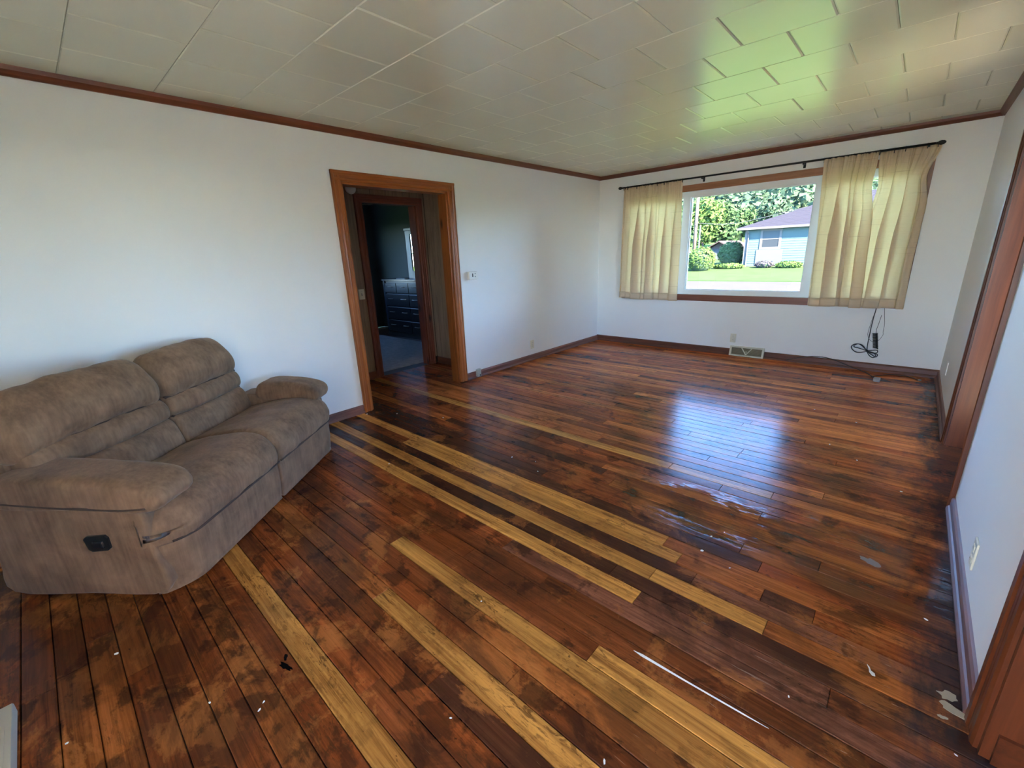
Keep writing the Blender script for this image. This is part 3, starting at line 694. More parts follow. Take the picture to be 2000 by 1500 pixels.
outlet('wall_plate', 'faint white blank plate on the right wall beside the window corner', 'wall plate', 'x', (W, 5.35, .27), mat=WALL, slots='none', sgn=-1)
# thermostat
th = empty('thermostat', (0, 3.385, 1.185)); tag(th, 'small white boxy thermostat on the wall right of the doorway', 'thermostat')
under(th, MB().cbox(0, .012, 3.325, 3.462, 1.138, 1.232, .003).build('backplate', PLWHITE), MB().cbox(.010, .040, 3.330, 3.458, 1.142, 1.228, .006).build('cover', PLWHITE))
under(th, MB().cbox(.039, .042, 3.372, 3.386, 1.172, 1.210, .001).build('scale_window', SLOT), MB().cbox(.039, .046, 3.410, 3.422, 1.20, 1.213, .002).build('button', GREYP), MB().cbox(.039, .046, 3.410, 3.422, 1.168, 1.181, .002).build('button', GREYP))
# phone jack on the baseboard
pj = empty('phone_jack', (.03, 3.375, 0)); tag(pj, 'small grey-beige phone jack box on the baseboard by the doorway', 'phone jack')
under(pj, MB().cbox(.022, .058, 3.345, 3.405, .018, .108, .006).build('jack_box', plain('greyed_ivory', srgb(178, 178, 164), .45)), MB().cbox(.052, .0595, 3.378, 3.396, .024, .044, .001).build('socket', SLOT))
# floor register
rg_ = empty('floor_register', (2.245, L, 0)); tag(rg_, 'beige metal floor register with V-shaped damper on the baseboard', 'vent')
X0, X1 = 2.045, 2.449
def slant(z): return L-.055+(.033)*(z/.13)
fr = MB()
for (xa, xb, za, zb) in ((X0, X1, .004, .020), (X0, X1, .112, .130), (X0, X0+.022, .02, .112), (X1-.022, X1, .02, .112)):
    fr.add([(xa, slant(za), za), (xb, slant(za), za), (xb, slant(zb), zb), (xa, slant(zb), zb), (xa, L, za), (xb, L, za), (xb, L, zb), (xa, L, zb)], [(0, 1, 2, 3), (4, 7, 6, 5), (0, 4, 5, 1), (1, 5, 6, 2), (2, 6, 7, 3), (3, 7, 4, 0)])
under(rg_, fr.build('register_frame', BEIGEM))
under(rg_, MB().box(X0+.02, X1-.02, L-.012, L-.008, .02, .112).build('backing', plain('dark_tan_backing', srgb(92, 84, 68), .7)))  # dark tan plate behind the slats
for k in range(12):
    z = .024+k*.0075; under(rg_, MB().box(X0+.02, X1-.02, slant(z)+.006, slant(z)+.012, z, z+.0035).build('slat', plain('tan_metal', srgb(158, 146, 116), .5)))
for s in (-1, 1):
    cx_ = (X0+X1)/2; under(rg_, MB().tube([(cx_, slant(.03)+.002, .03), (cx_+s*.060, slant(.110)+.001, .110)], .0065, 6).build('v_bar', BEIGEM))
under(rg_, MB().cbox(cx_-.008, cx_+.008, slant(.065)-.010, slant(.065)+.004, .058, .072, .003).build('lever', BEIGEM))
# hall smoke alarm and ceiling lamp
sa = MB().lathe([(.01, .0), (.055, .0), (.062, .012), (.062, .024), (.056, .034), (.030, .040), (.004, .041)], (-1.02, 2.62, 2.155), 'x', 24).build('smoke_alarm', PLWHITE, None, True)
tag(sa, 'round white smoke alarm above the switch in the hall', 'smoke alarm')
hl = empty('hall_ceiling_lamp', (-.55, 3.0, H+.02)); tag(hl, 'shallow frosted glass ceiling lamp in the hall behind the door head', 'ceiling lamp')
under(hl, MB().lathe([(.002, 0), (.12, 0), (.12, -.012), (.002, -.012)], (-.55, 3.0, H+.019), 'z', 24).build('lamp_base', BEIGEM, None, True, 40), MB().lathe([(.115, -.012), (.11, -.04), (.08, -.065), (.02, -.078), (.002, -.078)], (-.55, 3.0, H+.019), 'z', 24).build('lamp_shade', PLWHITE, None, True))

# ================================================================== CABLES
YW = L-.014
cb = empty('cable_bundle', (3.45, YW, .16)); tag(cb, 'black coax cable looped and tied, hanging below the right curtain', 'cable')
def wl_(pts, r, nm, mat=CABLE, k=5, dy=0):
    o = MB().tube([(x, YW-dy-.004*math.sin(i*1.3), z) for i, (x, z) in enumerate(pts)], r, 7, k).build(nm, mat, None, True); under(cb, o); return o
wl_([(3.455, .74), (3.454, .67), (3.448, .584), (3.444, .489), (3.444, .394), (3.443, .289), (3.448, .222)], .0042, 'cable_drop')
wl_([(3.448, .222), (3.402, .277), (3.365, .290), (3.325, .280), (3.306, .244), (3.349, .199), (3.397, .197), (3.449, .215)], .0042, 'cable_loop', dy=.006)
wl_([(3.448, .222), (3.378, .244), (3.342, .248), (3.329, .269), (3.371, .289), (3.423, .250), (3.448, .222)], .0042, 'cable_loop', dy=.012)
wl_([(3.448, .222), (3.495, .232), (3.534, .236), (3.538, .211), (3.501, .199), (3.449, .215)], .0042, 'cable_loop', dy=.004)
wl_([(3.449, .215), (3.476, .173), (3.508, .151), (3.529, .165), (3.521, .194), (3.448, .222)], .0042, 'cable_loop', dy=.010)
wl_([(3.449, .215), (3.497, .183), (3.535, .162), (3.545, .189), (3.511, .207), (3.448, .222)], .0042, 'cable_loop', dy=.015)
under(cb, MB().lathe([(.004, -.009), (.012, -.009), (.012, .009), (.004, .009)], (3.448, YW-.008, .220), 'x', 10).build('tie', CABLE, None, True))
wc = empty('wire_coil', (3.50, YW, .25)); tag(wc, 'thin dark wire wound in a tight coil beside the looped cable', 'wire')
THIN = plain('dark_wire', (.03, .03, .034, 1), .5)
def wt(pts, r, nm, k=5):
    o = MB().tube([(x, YW-.004, z) for x, z in pts], r, 6, k).build(nm, THIN, None, True); under(wc, o)
wt([(3.523, .74), (3.526, .667), (3.549, .526), (3.552, .44), (3.556, .411), (3.533, .351), (3.51, .33)], .0018, 'wire')
wt([(3.452, .64), (3.44, .569), (3.428, .444), (3.43, .392), (3.455, .343), (3.49, .323)], .0018, 'wire')
wt([(3.512, .62), (3.506, .573), (3.501, .515), (3.493, .464), (3.497, .42)], .0022, 'wire')
coil = [(3.490+.032*t/60*1.0+.020*math.cos(t*.9), .420-.165*t/90-.0+.010*math.sin(t*.45)) for t in range(90)]
o = MB().tube([(3.488+.030*t/110+.021*math.cos(t*.75), YW-.012-.010*math.sin(t*.75), .422-.168*t/110) for t in range(111)], .0042, 6).build('coil', CABLE, None, True); under(wc, o)
fc = empty('floor_cable', (3.5, 5.9, 0)); tag(fc, 'thin dark cable snaking from the baseboard over the floor in the corner', 'cable')
fpts = [(2.70, L-.035, .020), (2.84, L-.032, .068), (2.97, L-.030, .098), (3.10, L-.030, .098), (3.20, L-.034, .075), (3.33, L-.05, .03), (3.42, 6.03, .006), (3.492, 5.93, .006), (3.545, 5.80, .006)]
under(fc, MB().tube(fpts, .0045, 7, 6).build('cable', plain('brown_cable', (.03, .018, .016, 1), .5), None, True))
under(fc, MB().tube([(3.545, 5.80, .006), (3.597, 5.885, .006), (3.691, 5.985, .006), (3.797, 6.005, .006), (3.861, 5.95, .006), (3.902, 5.885, .006)], .0045, 7, 6).build('cable', plain('brown_cable_end', (.035, .02, .018, 1), .5), None, True))
under(fc, MB().tube([(3.902, 5.885, .006), (3.93, 5.888, .006)], .0055, 8).build('connector', plain('brass_tip', (.6, .55, .45, 1), .3, .8), None, True))
pg = empty('splitter_box', (3.59, 5.64, 0)); tag(pg, 'small grey splitter box on the floor where the thin cable bends', 'splitter')
under(pg, MB().cbox(3.562, 3.618, 5.60, 5.70, .0012, .030, .006).build('box_body', GREYP), MB().tube([(3.57, 5.70, .014), (3.556, 5.74, .010), (3.546, 5.792, .006)], .004, 6, 4).build('stub_cable', CABLE, None, True))

# ================================================================== BEDROOM BEYOND THE HALL
DRK = plain('black_lacquer', srgb(34, 34, 36), .32, vary=.08); DRKLIT = plain('black_lacquer_lit', srgb(52, 58, 66), .25, vary=.06); PULL = plain('satin_nickel', (.5, .5, .5, 1), .35, .9)  # lighter lacquer copy paints window light onto the top and side posts
dr = empty('dresser', (-2.95, 4.75, 0)); tag(dr, 'tall black dresser with nickel pulls in the bedroom', 'dresser')
DXA, DXB, DYF, DYB = -3.66, -2.05, 4.50, 5.02
under(dr, MB().box(DXA+.02, DXB-.02, DYF+.02, DYB, .06, 1.02).build('carcass', DRK), MB().cbox(DXA-.02, DXB+.02, DYF-.02, DYB, 1.02, 1.05, .006).build('top', DRKLIT), MB().box(DXA, DXB, DYF+.0, DYF+.05, 0.0, .075).build('plinth', DRK),
      MB().cbox(DXA, DXA+.06, DYF, DYF+.04, .06, 1.02, .004).build('side_post', DRKLIT), MB().cbox(DXB-.06, DXB, DYF, DYF+.04, .06, 1.02, .004).build('side_post', DRKLIT))
def drawer(x0, x1, z0, z1):
    d = MB().cbox(x0+.006, x1-.006, DYF-.006, DYF+.02, z0+.006, z1-.006, .005).build('drawer', DRK); under(dr, d)
    xc, zc = (x0+x1)/2, (z0+z1)/2+.02
    n = 2 if x1-x0 > .6 else 1
    for q in ([xc] if n == 1 else [xc-(x1-x0)*.27, xc+(x1-x0)*.27]):
        h = MB().tube([(q-.07, DYF-.006, zc), (q-.06, DYF-.028, zc), (q+.06, DYF-.028, zc), (q+.07, DYF-.006, zc)], .006, 6).build('pull', PULL, d, True)
zr = [(.80, .985), (.565, .79), (.32, .555), (.085, .31)]
for k, (z0, z1) in enumerate(zr):
    if k == 0:
        for q in range(4): drawer(DXA+.06+q*.3725, DXA+.06+(q+1)*.3725, z0, z1)
    else:
        for q in range(2): drawer(DXA+.06+q*.745, DXA+.06+(q+1)*.745, z0, z1)
mr = empty('dresser_mirror', (-2.3, 4.9, 1.05)); tag(mr, 'grey-framed mirror standing on the dresser', 'mirror')
MG = plain('grey_blue_frame', srgb(128, 142, 150), .4); mm = NT('mirror_glass'); mm.set(Base_Color=(.85, .88, .88, 1), Metallic=1.0, Roughness=.02)
MXA, MXB, MY = -2.97, -1.62, 4.62
under(mr, MB().cbox(MXA, MXA+.13, MY, MY+.04, 1.05, 1.86, .006).build('frame_stile', MG), MB().cbox(MXB-.13, MXB, MY, MY+.04, 1.05, 1.86, .006).build('frame_stile', MG), MB().cbox(MXA-.02, MXB+.02, MY-.01, MY+.05, 1.86, 1.90, .006).build('cornice', MG),
      MB().cbox(MXA+.12, MXB-.12, MY+.002, MY+.038, 1.79, 1.86, .004).build('frame_rail', MG), MB().cbox(MXA+.12, MXB-.12, MY+.002, MY+.038, 1.05, 1.19, .004).build('frame_rail', MG), MB().box(MXA+.12, MXB-.12, MY+.015, MY+.03, 1.18, 1.80).build('mirror_pane', mm.m))
pp = MB().cbox(-3.25, -2.98, 4.53, 4.60, 1.0505, 1.064, .003).build('folded_cloth', plain('white_cloth', (.7, .72, .74, 1), .8)); tag(pp, 'thin pale folded cloth on the dresser top', 'cloth')
rug = empty('bedroom_rug', (-2.4, 3.4, 0)); tag(rug, 'blue-grey shaggy rug on the bedroom floor', 'rug')
RUGM = plain('blue_grey_rug', srgb(186, 180, 174), .95, vary=.25, scale=14, bump=.6, bscale=120)
rg = random.Random(9); vs = []; NXr, NYr = 70, 60
for j in range(NYr+1):
    for i in range(NXr+1):
        x = -3.75+(2.55)*i/NXr; y = 2.2+2.2*j/NYr
        vs.append((x, y, .006+.012*abs(mnoise.noise(Vector((x*6, y*6, 1))))+.010*mnoise.noise(Vector((x*1.5, y*2.2, 4)))**2 if 0 < i < NXr and 0 < j < NYr else 0.0))
under(rug, MB().add(vs, [(j*(NXr+1)+i, j*(NXr+1)+i+1, (j+1)*(NXr+1)+i+1, (j+1)*(NXr+1)+i) for j in range(NYr) for i in range(NXr)]).build('pile', RUGM, None, True))
fg = MB()
for k in range(60): y = 2.22+k*.036; fg.add([(-3.75, y, .004), (-3.84, y+rg.uniform(-.02, .02), .003), (-3.75, y+.018, .004)], [(0, 1, 2)])
fo = fg.build('fringe', plain('fringe_thread', srgb(176, 176, 178), .9)); fo['kind'] = 'stuff'; under(rug, fo)
bc = empty('bedroom_drape', (BX+.06, 2.8, .5)); tag(bc, 'brown patterned drape hanging at the bedroom window, seen in the mirror', 'drape')
vs = []
for j in range(21):
    for i in range(31): vs.append((BX+.05+.02*math.sin(i*1.3), 2.72+.42*i/30, .6+1.5*j/20))
under(bc, MB().add(vs, [(j*31+i, j*31+i+1, (j+1)*31+i+1, (j+1)*31+i) for j in range(20) for i in range(30)]).build('fabric', plain('brown_drape', srgb(128, 86, 58), .9, vary=.4, scale=18), None, True))

# ================================================================== NEAR CORNER APPLIANCE
ap = empty('plastic_panel', (2.05, -.58, 0)); tag(ap, 'white slatted plastic panel lying on the floor at the lower left corner', 'panel')
AX0, AX1, AY0, AY1, AZ = 1.72, 2.34, -.80, -.357, .045
APM = plain('greyish_white_plastic', srgb(188, 178, 158), .6, vary=.05, spec=.2)
bm = bmesh.new(); bmesh.ops.create_cube(bm, size=1)
for v in bm.verts: v.co = Vector((AX0+(v.co.x+.5)*(AX1-AX0), AY0+(v.co.y+.5)*(AY1-AY0), .002+(v.co.z+.5)*(AZ-.002)))
bmesh.ops.bevel(bm, geom=[e for e in bm.edges if abs((e.verts[0].co-e.verts[1].co).z) > .05], offset=.035, segments=5, profile=.5, affect='EDGES')
bmesh.ops.bevel(bm, geom=[e for e in bm.edges if e.verts[0].co.z > AZ-.001 and e.verts[1].co.z > AZ-.001], offset=.010, segments=2, profile=.5, affect='EDGES')
bm.verts.index_update(); m = MB().add([v.co for v in bm.verts], [[v.index for v in f.verts] for f in bm.faces]); bm.free()
under(ap, m.build('housing', APM, None, True, 35))
under(ap, MB().box(AX0+.10, AX1-.10, AY1-.022, AY1-.016, AZ-.001, AZ+.003).build('ridge', APM))
for k in range(14): under(ap, MB().cbox(AX0+.07+k*.032, AX0+.082+k*.032, AY0+.08, AY1-.055, AZ-.001, AZ+.004, .001).build('slat', APM))
under(ap, MB().cbox(AX0+.27, AX0+.33, AY1-.050, AY1-.030, AZ-.001, AZ+.002, .001).build('badge', SLOT))

# ================================================================== PAINT CHIPS
CHIP = plain('white_paint', (.78, .77, .74, 1), .6)
rg = random.Random(21)
chips = [(1.687, -.102, .012), (2.189, .08, .009), (2.345, .182, .010), (2.327, .201, .007), (1.993, -.253, .009), (3.163, 1.872, .012), (3.16, 2.01, .009), (.738, 2.257, .014), (1.143, 1.436, .010), (1.77, 2.052, .012), (2.573, .971, .006),
         (2.844, .575, .006), (3.2, 2.085, .007), (3.273, .783, .012), (4.009, 1.438, .007), (3.624, 1.33, .006), (3.30, 1.83, .006), (.30, 2.06, .012), (.07, 1.88, .014), (1.95, 2.10, .007), (2.05, 2.0, .007), (3.45, 3.6, .012), (3.62, 3.42, .010), (3.55, 4.2, .014), (3.85, 3.1, .010), (3.25, 4.35, .012), (3.95, 2.0, .010)]
for x, y, r in chips:
    r *= .8
    n = rg.randint(5, 7); st = rg.uniform(1.2, 2.4); ro = rg.uniform(0, 3)
    pr = []
    for k in range(n):
        t = 2*math.pi*k/n; q = r*rg.uniform(.55, 1.0); px, py = q*math.cos(t), q*math.sin(t)/st; pr.append((x+px*math.cos(ro)-py*math.sin(ro), y+px*math.sin(ro)+py*math.cos(ro)))
    o = MB().prism(pr, 'z', .0008, .0028).build('paint_chip', CHIP); tag(o, 'tiny white paint chip lying on the wooden floor', 'paint chip', 'white paint chips scattered on the floor')
o = MB().prism([(3.800, 1.628), (3.806, 1.612), (3.808, 1.598), (3.816, 1.588), (3.824, 1.590), (3.822, 1.600), (3.812, 1.606), (3.808, 1.618)], 'z', .0008, .003).build('paint_chip', CHIP)
tag(o, 'large leaf-shaped white paint chip on an orange board toward the right wall', 'paint chip', 'white paint chips scattered on the floor')
def blob(cx, cy, rx, ry, ang, seed, z=.0016, n=16):
    q = random.Random(seed); out = []
    for k in range(n):
        t = 2*math.pi*k/n; f = q.uniform(.55, 1.05); a_, b_ = rx*f*math.cos(t), ry*f*math.sin(t); out.append((cx+a_*math.cos(ang)-b_*math.sin(ang), cy+a_*math.sin(ang)+b_*math.cos(ang)))
    return MB().prism(out, 'z', .0002, z)
for nm, lb, mt, sp in (('floor_gouge', 'small black gouge in the boards', plain('black_void', (.006, .004, .003, 1), 1, spec=0), ((2.245, .302, .040, .011, .25, 1), (2.205, .318, .016, .008, -.4, 2))), ('floor_putty', 'pale tan putty smear', plain('tan_putty', srgb(170, 156, 132), .8), ((4.000, 1.655, .030, .022, .4, 3), (4.012, 1.602, .038, .024, -.3, 4), (3.985, 1.555, .014, .007, .2, 6))), ('floor_putty', 'grey filler smear', plain('grey_filler', srgb(128, 112, 104), .7), ((3.767, 2.266, .045, .026, -.5, 5),))):
    for args in sp:
        o = blob(*args).build(nm, mt, struct_floor); o['label'] = lb
pr = [(3.168, 1.166), (3.20, 1.172), (3.35, 1.1735), (3.53, 1.1800), (3.60, 1.181), (3.53, 1.1755), (3.35, 1.168), (3.20, 1.162)]
o = MB().prism(pr, 'z', .0004, .0018).build('paint_sliver', CHIP); tag(o, 'long thin white paint sliver lying in a floorboard seam', 'paint sliver')

# ================================================================== OUTDOORS
GZ = -.45
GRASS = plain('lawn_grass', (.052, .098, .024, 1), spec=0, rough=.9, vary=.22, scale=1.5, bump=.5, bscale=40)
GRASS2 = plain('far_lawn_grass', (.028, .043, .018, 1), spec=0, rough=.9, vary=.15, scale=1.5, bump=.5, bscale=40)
ROAD = plain('pale_asphalt', (.036, .033, .032, 1), spec=0, rough=.85, vary=.06, scale=.8)
_pl = plain
def ground(name, x0, x1, prof, mat, label):
    vs = []; fs = []
    for y, z in prof: vs += [(x0, y, z), (x1, y, z)]
    n = len(prof); vs += [(x, y, z-.5) for x, y, z in vs]
    for i in range(n-1): a = 2*i; fs.append((a, a+1, a+3, a+2)); b = 2*n+2*i; fs.append((b, b+2, b+3, b+1))
    fs += [(0, 2*n, 2*n+1, 1), (2*n-2, 2*n-1, 4*n-1, 4*n-2)]
    fs += [tuple([2*i for i in range(n)]+[2*n+2*i for i in reversed(range(n))]), tuple([2*i+1 for i in range(n)]+[2*n+2*i+1 for i in reversed(range(n))])]
    return struct(MB().add(vs, fs).build(name, mat), label)
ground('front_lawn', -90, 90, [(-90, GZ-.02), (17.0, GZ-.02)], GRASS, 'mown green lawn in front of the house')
ground('street', -90, 90, [(17.0, GZ-.06), (26.2, GZ-.06)], ROAD, 'pale street beyond the window')
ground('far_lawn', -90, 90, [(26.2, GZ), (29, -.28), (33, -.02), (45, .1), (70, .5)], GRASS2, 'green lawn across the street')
BOUNCE_SLAB = plain('bounce_concrete', (.45, .44, .42, 1), spec=0, rough=.8)  # unseen pale slab, added to bounce sunlight indoors
struct(MB().box(-6, 14, -12, REAR-.15, GZ-.1, GZ+.05).box(W+RT+.02, 14, REAR-.15, -1.9, GZ-.1, GZ+.05).box(7.05, 14, -1.9, L+.2, GZ-.1, GZ+.05).build('reflector', BOUNCE_SLAB), 'added pale concrete patio behind the house')
# hill
rg = random.Random(4)
def hz(x, y):
    t = max(0, y-62); return .5+t*.150-.00022*t*t+1.2*mnoise.noise(Vector((x*.02, y*.02, 2)))+max(0, -(x+10))*.012
vs = []; nx, ny = 50, 24
for j in range(ny+1):
    for i in range(nx+1):
        x = -130+190*i/nx; y = 62+130*j/ny; vs.append((x, y, hz(x, y)-(.4 if j == 0 else 0)))
hill = struct(MB().add(vs, [(j*(nx+1)+i, j*(nx+1)+i+1, (j+1)*(nx+1)+i+1, (j+1)*(nx+1)+i) for j in range(ny) for i in range(nx)]).build('hill', plain('hill_ground', (.03, .06, .018, 1), spec=0, rough=1, scale=.3), None, True), 'wooded hillside behind the houses')
def leaf_mat(name, a, b):
    m = NT(name); oi = m.noise(m.coords(), .9, 4, .7); d = m.n('ShaderNodeBsdfDiffuse'); t = m.n('ShaderNodeBsdfTranslucent'); mx = m.n('ShaderNodeMixShader'); mx.inputs[0].default_value = .3
    c = m.mix(m.maprange(oi, .3, .7), a, b); m.l(c, d.inputs[0]); m.l(c, t.inputs[0]); m.l(d.outputs[0], mx.inputs[1]); m.l(t.outputs[0], mx.inputs[2]); m.l(mx.outputs[0], m.out.inputs[0]); return m.m
LEAF = leaf_mat('leaves_mid', (.020, .038, .016, 1), (.046, .076, .030, 1)); LEAFL = leaf_mat('leaves_light', (.028, .050, .014, 1), (.060, .094, .026, 1)); LEAFD = leaf_mat('leaves_dark', (.024, .040, .024, 1), (.050, .074, .042, 1)); BARK = plain('bark', (.07, .05, .035, 1), spec=0, rough=.9, scale=20)
def leaves(m, c, rx, ry, rz, n, size, rg, shell=.6):
    for _ in range(n):
        d = Vector((rg.gauss(0, 1), rg.gauss(0, 1), rg.gauss(0, 1))).normalized(); k = shell+(1-shell)*rg.random()
        p = Vector((c[0]+d.x*rx*k, c[1]+d.y*ry*k, c[2]+d.z*rz*k))
        u = Vector((rg.gauss(0, 1), rg.gauss(0, 1), rg.gauss(0, .6))).normalized(); v = d.cross(u)
        if v.length < .1: continue
        v.normalize(); s = size*rg.uniform(.6, 1.3)
        m.add([p-u*s-v*s*.5, p+u*s-v*s*.4, p+u*s*.8+v*s*.5, p-u*s*.7+v*s*.6], [(0, 1, 2, 3)])
# forest on the hill: beyond counting
fm = MB(); rg = random.Random(8)
for _ in range(420):
    y = rg.uniform(70, 165); x = -.28*y+rg.uniform(-.22, .24)*y; z = hz(x, y); h = rg.uniform(5, 9)*(.8 if y < 90 else 1); r = h*rg.uniform(.30, .45)
    leaves(fm, (x, y, z+h*.55), r, r, h*.55, 90, .55*h/7, rg, .75)
fo = fm.build('hill_forest', LEAFD); fo['kind'] = 'stuff'; fo['label'] = 'dense green forest covering the hillside'; fo['category'] = 'forest'
def tree(label, x, y, z, h, r, mat, n, seed, size=.22):
    rg = random.Random(seed); t = empty('tree', (x, y, z)); m = MB()
    for k in range(9):
        a = rg.uniform(0, 6.28); q = rg.uniform(0, .55)*r; cz = z+h*rg.uniform(.38, .86)
        leaves(m, (x+q*math.cos(a), y+q*math.sin(a), cz), r*.55, r*.55, r*.5, n//9, size, rg, .5)
    under(t, m.build('foliage', mat), MB().tube([(x, y, z-.2), (x+.1, y, z+h*.3), (x-.1, y+.1, z+h*.7)], [.22, .16, .08], 7).build('trunk', BARK, None, True)); tag(t, label, 'tree', 'leafy trees behind the neighbouring houses')
def pos(az, y): return 3.6988+az*y
tree('tall pale green leafy tree at the left side of the window view', pos(-.352, 52), 52, .2, 6.2, 2.6, LEAFL, 2600, 1)
tree('mid-green leafy tree behind the small brown-roofed house', pos(-.318, 56), 56, .3, 6.0, 2.4, LEAF, 2200, 2)
tree('dark leafy tree rising just left of the blue house roof', pos(-.276, 62), 62, .4, 5.8, 2.2, LEAF, 2200, 3)
tree('leafy tree half hidden behind the left window stile', pos(-.395, 43), 43, .1, 5.0, 1.8, LEAF, 1800, 4)
tree('round treetop showing above the ridge of the blue house', pos(-.215, 58), 58, .3, 6.4, 2.5, LEAFD, 2200, 5)
def bush(label, x, y, z, rx, ry, h, mat, n, seed, size=.07):
    rg = random.Random(seed); t = empty('bush', (x, y, z)); m = MB()
    core = MB().lathe([(rx*.5, 0), (rx*.82, h*.25), (rx*.86, h*.5), (rx*.62, h*.8), (rx*.2, h*.92)], (0, 0, z), 'z', 14)
    core.v = [(x+a, y+b*ry/rx, c) for a, b, c in core.v]
    leaves(m, (x, y, z+h*.48), rx, ry, h*.52, n, size, rg, .85)
    fo = m.build('foliage', mat); under(t, fo, core.build('branches', LEAFD, None, True)); tag(t, label, 'bush')
bush('big round clipped green bush at the left of the far lawn', pos(-.350, 31), 31, -.20, .90, .85, 1.62, LEAFL, 1500, 11)
bush('round dark green bush beside the corner of the blue house', pos(-.289, 34.5), 34.5, -.02, .92, .8, 1.72, LEAF, 1500, 12)
bush('low spreading hedge under the left corner of the blue house', pos(-.293, 32), 32, -.12, 1.0, .4, .38, LEAFL, 700, 13)
bush('low hedge under the blue house wall right of its window', pos(-.183, 32.2), 32.2, -.1, .75, .4, .42, LEAFL, 600, 14)
# neighbour's house with hipped roof
hs = empty('blue_house', (1.0, 37, 0)); tag(hs, 'pale blue sided house with grey shingled hip roof across the street', 'house')
NX0, NX1, NY0, NY1, NZ0, NZ1 = pos(-.266, 33), 9.0, 33.0, 43.0, -.05, 2.42
SID = plain('pale_blue_siding', (.038, .054, .052, 1), spec=0, rough=.6, vary=.04); WHT = plain('white_trim_paint', (.062, .058, .055, 1), spec=0, rough=.5, vary=.03); SHG = plain('blue_grey_shingle', (.021, .0195, .025, 1), spec=0, rough=.9, vary=.25, scale=9)
m = MB()
for k in range(16):
    z0 = NZ0+.10+k*.1475; m.add([(NX0, NY0-.020, z0), (NX1, NY0-.020, z0), (NX1, NY0-.004, z0+.1475), (NX0, NY0-.004, z0+.1475), (NX0, NY0+.1, z0), (NX1, NY0+.1, z0), (NX1, NY0+.1, z0+.1475), (NX0, NY0+.1, z0+.1475)], [(0, 1, 2, 3), (0, 4, 5, 1), (0, 3, 7, 4), (1, 5, 6, 2), (3, 2, 6, 7)])
under(hs, m.build('siding', SID), MB().box(NX0, NX1, NY0+.1, NY1, NZ0, NZ1).build('wall_body', SID), MB().box(NX0-.03, NX1, NY0-.03, NY0+.05, NZ0-.2, NZ0+.10).build('foundation', plain('foundation_grey', (.04, .04, .038, 1), spec=0, rough=.9)))
ov = .45; ex0, ey0, ey1, ex1 = NX0-ov, NY0-ov, NY1+ov, NX1+ov; rdg = (ey0+ey1)/2; rh = 2.05
rv = [(ex0, ey0, NZ1+.03), (ex1, ey0, NZ1+.03), (ex1, ey1, NZ1+.03), (ex0, ey1, NZ1+.03), (ex0+(rdg-ey0), rdg, NZ1+rh), (ex1, rdg, NZ1+rh)]
under(hs, MB().add(rv, [(0, 1, 5, 4), (3, 4, 5, 2), (0, 4, 3), (0, 3, 2, 1), (1, 2, 5)]).build('roof', SHG))
m = MB()
for k in range(1, 22):
    t = k/22; y = ey0+(rdg-ey0)*t; z = NZ1+.03+(rh-.03)*t; x = ex0+(rdg-ey0)*t; m.box(x, ex1, y-.006, y+.05, z-.0, z+.014)
sh = m.build('shingle_course', SHG); under(hs, sh)
under(hs, MB().box(ex0, ex1, ey0-.02, ey0+.03, NZ1-.09, NZ1+.035).box(ex0-.02, ex0+.03, ey0, ey1, NZ1-.09, NZ1+.035).build('fascia', WHT), MB().box(ex0, ex1, ey0, NY0, NZ1-.05, NZ1-.02).build('soffit', WHT), MB().box(NX0-.02, NX0+.13, NY0-.035, NY0+.02, NZ0, NZ1-.05).build('corner_board', WHT), MB().tube([(NX0+.2, NY0-.08, NZ0), (NX0+.2, NY0-.08, NZ1-.35), (NX0+.2, ey0+.02, NZ1-.05)], .04, 6).build('downspout', WHT))
wx0, wx1 = pos(-.237, 33), pos(-.203, 33); wz0, wz1 = 1.12, 2.28
hw = B('house_window', WHT, hs, (wx0-.05, wx0+.09, NY0-.05, NY0, wz0-.05, wz1+.05), (wx1-.09, wx1+.05, NY0-.05, NY0, wz0-.05, wz1+.05), (wx0+.09, wx1-.09, NY0-.05, NY0, wz1-.08, wz1+.05), (wx0+.09, wx1-.09, NY0-.05, NY0, wz0-.05, wz0+.09), (wx0+.09, wx1-.09, NY0-.04, NY0, 1.68, 1.73))
for (za, zb, mt) in ((1.73, 2.20, plain('blind', (.035, .04, .042, 1), spec=0, rough=.6)), (1.21, 1.68, plain('far_glass', (.016, .019, .022, 1), spec=0, rough=.5))): under(hs, MB().box(wx0+.09, wx1-.09, NY0-.026, NY0-.018, za, zb).build('house_pane', mt))
bx0, bx1 = pos(-.243, 33), pos(-.197, 33)
under(hs, MB().box(bx0, bx1, NY0-.05, NY0, NZ0+.1, wz0-.06).build('siding_highlight', plain('siding_highlight_paint', (.047, .053, .051, 1), spec=0, rough=.7)))  # lighter panel below the window paints a highlight on the siding
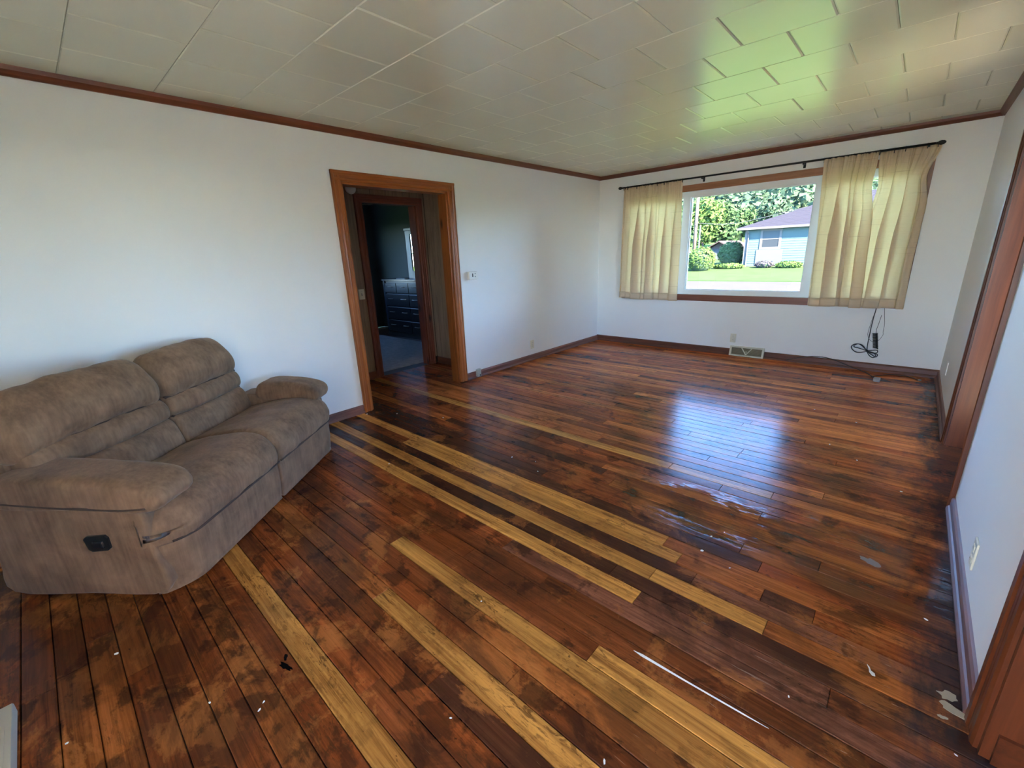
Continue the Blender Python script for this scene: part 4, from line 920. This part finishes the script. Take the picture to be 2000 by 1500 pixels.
bush('pale flowering shrub below the window of the blue house', pos(-.226, 32.3), 32.3, -.08, .55, .3, .45, leaf_mat('pale_flowers', (.04, .036, .04, 1), (.07, .062, .066, 1)), 350, 15)
# small brown-roofed house farther back
gh = empty('brown_roof_house', (pos(-.315, 46), 47, 0)); tag(gh, 'small distant house with a low brown roof between the bushes', 'house')
gx0, gx1 = pos(-.345, 46), pos(-.285, 46); gz = 1.15
under(gh, MB().box(gx0+.25, gx1-.25, 46.3, 52, 0, gz).build('wall_body', plain('grey_house_wall', (.045, .047, .05, 1), spec=0, rough=.7)))
gm = (gx0+gx1)/2
under(gh, MB().prism([(gx0, gz-.04), (gm, gz+.72), (gx1, gz-.04), (gx1, gz-.12), (gm, gz+.62), (gx0, gz-.12)], 'y', 45.8, 52.5).build('roof', plain('brown_shingle', (.038, .030, .030, 1), spec=0, rough=.9, vary=.2)), MB().prism([(gx0+.25, gz-.1), (gm, gz+.6), (gx1-.25, gz-.1)], 'y', 46.35, 46.5).build('gable', plain('brown_gable', (.06, .045, .04, 1), spec=0, rough=.8)),
      MB().box(gm+.25, gm+.8, 46.24, 46.3, .1, .95).build('house_window', WHT))
# poles and wire
up = empty('utility_pole', (pos(-.366, 40), 40, 0)); tag(up, 'brown wooden utility pole at the left edge of the view', 'utility pole')
px = pos(-.3665, 40); under(up, MB().tube([(px, 40, -.1), (px, 40, 7.5)], [.15, .12], 10).build('pole', plain('pole_wood', (.07, .05, .04, 1), spec=0, rough=.9), None, True), MB().box(px-.8, px+.8, 39.8, 39.92, 6.6, 6.75).build('crossarm', BARK))
sp_ = MB().lathe([(.07, 0), (.06, 1.6), (.05, 2.95), (.07, 3.0), (.02, 3.1)], (pos(-.357, 38), 38, 0), 'z', 10).build('white_post', WHT, None, True); tag(sp_, 'slim white lamp post standing beside the wooden pole', 'post')
wr_ = MB().tube([(px, 39.8, 3.35), (pos(-.30, 39), 39, 3.05), (pos(-.24, 38.6), 38.6, 3.30), (pos(-.15, 38), 38, 3.9)], .018, 5, 8).build('power_line', WHT, None, True); tag(wr_, 'pale overhead power line running from the pole to the blue house', 'power line')
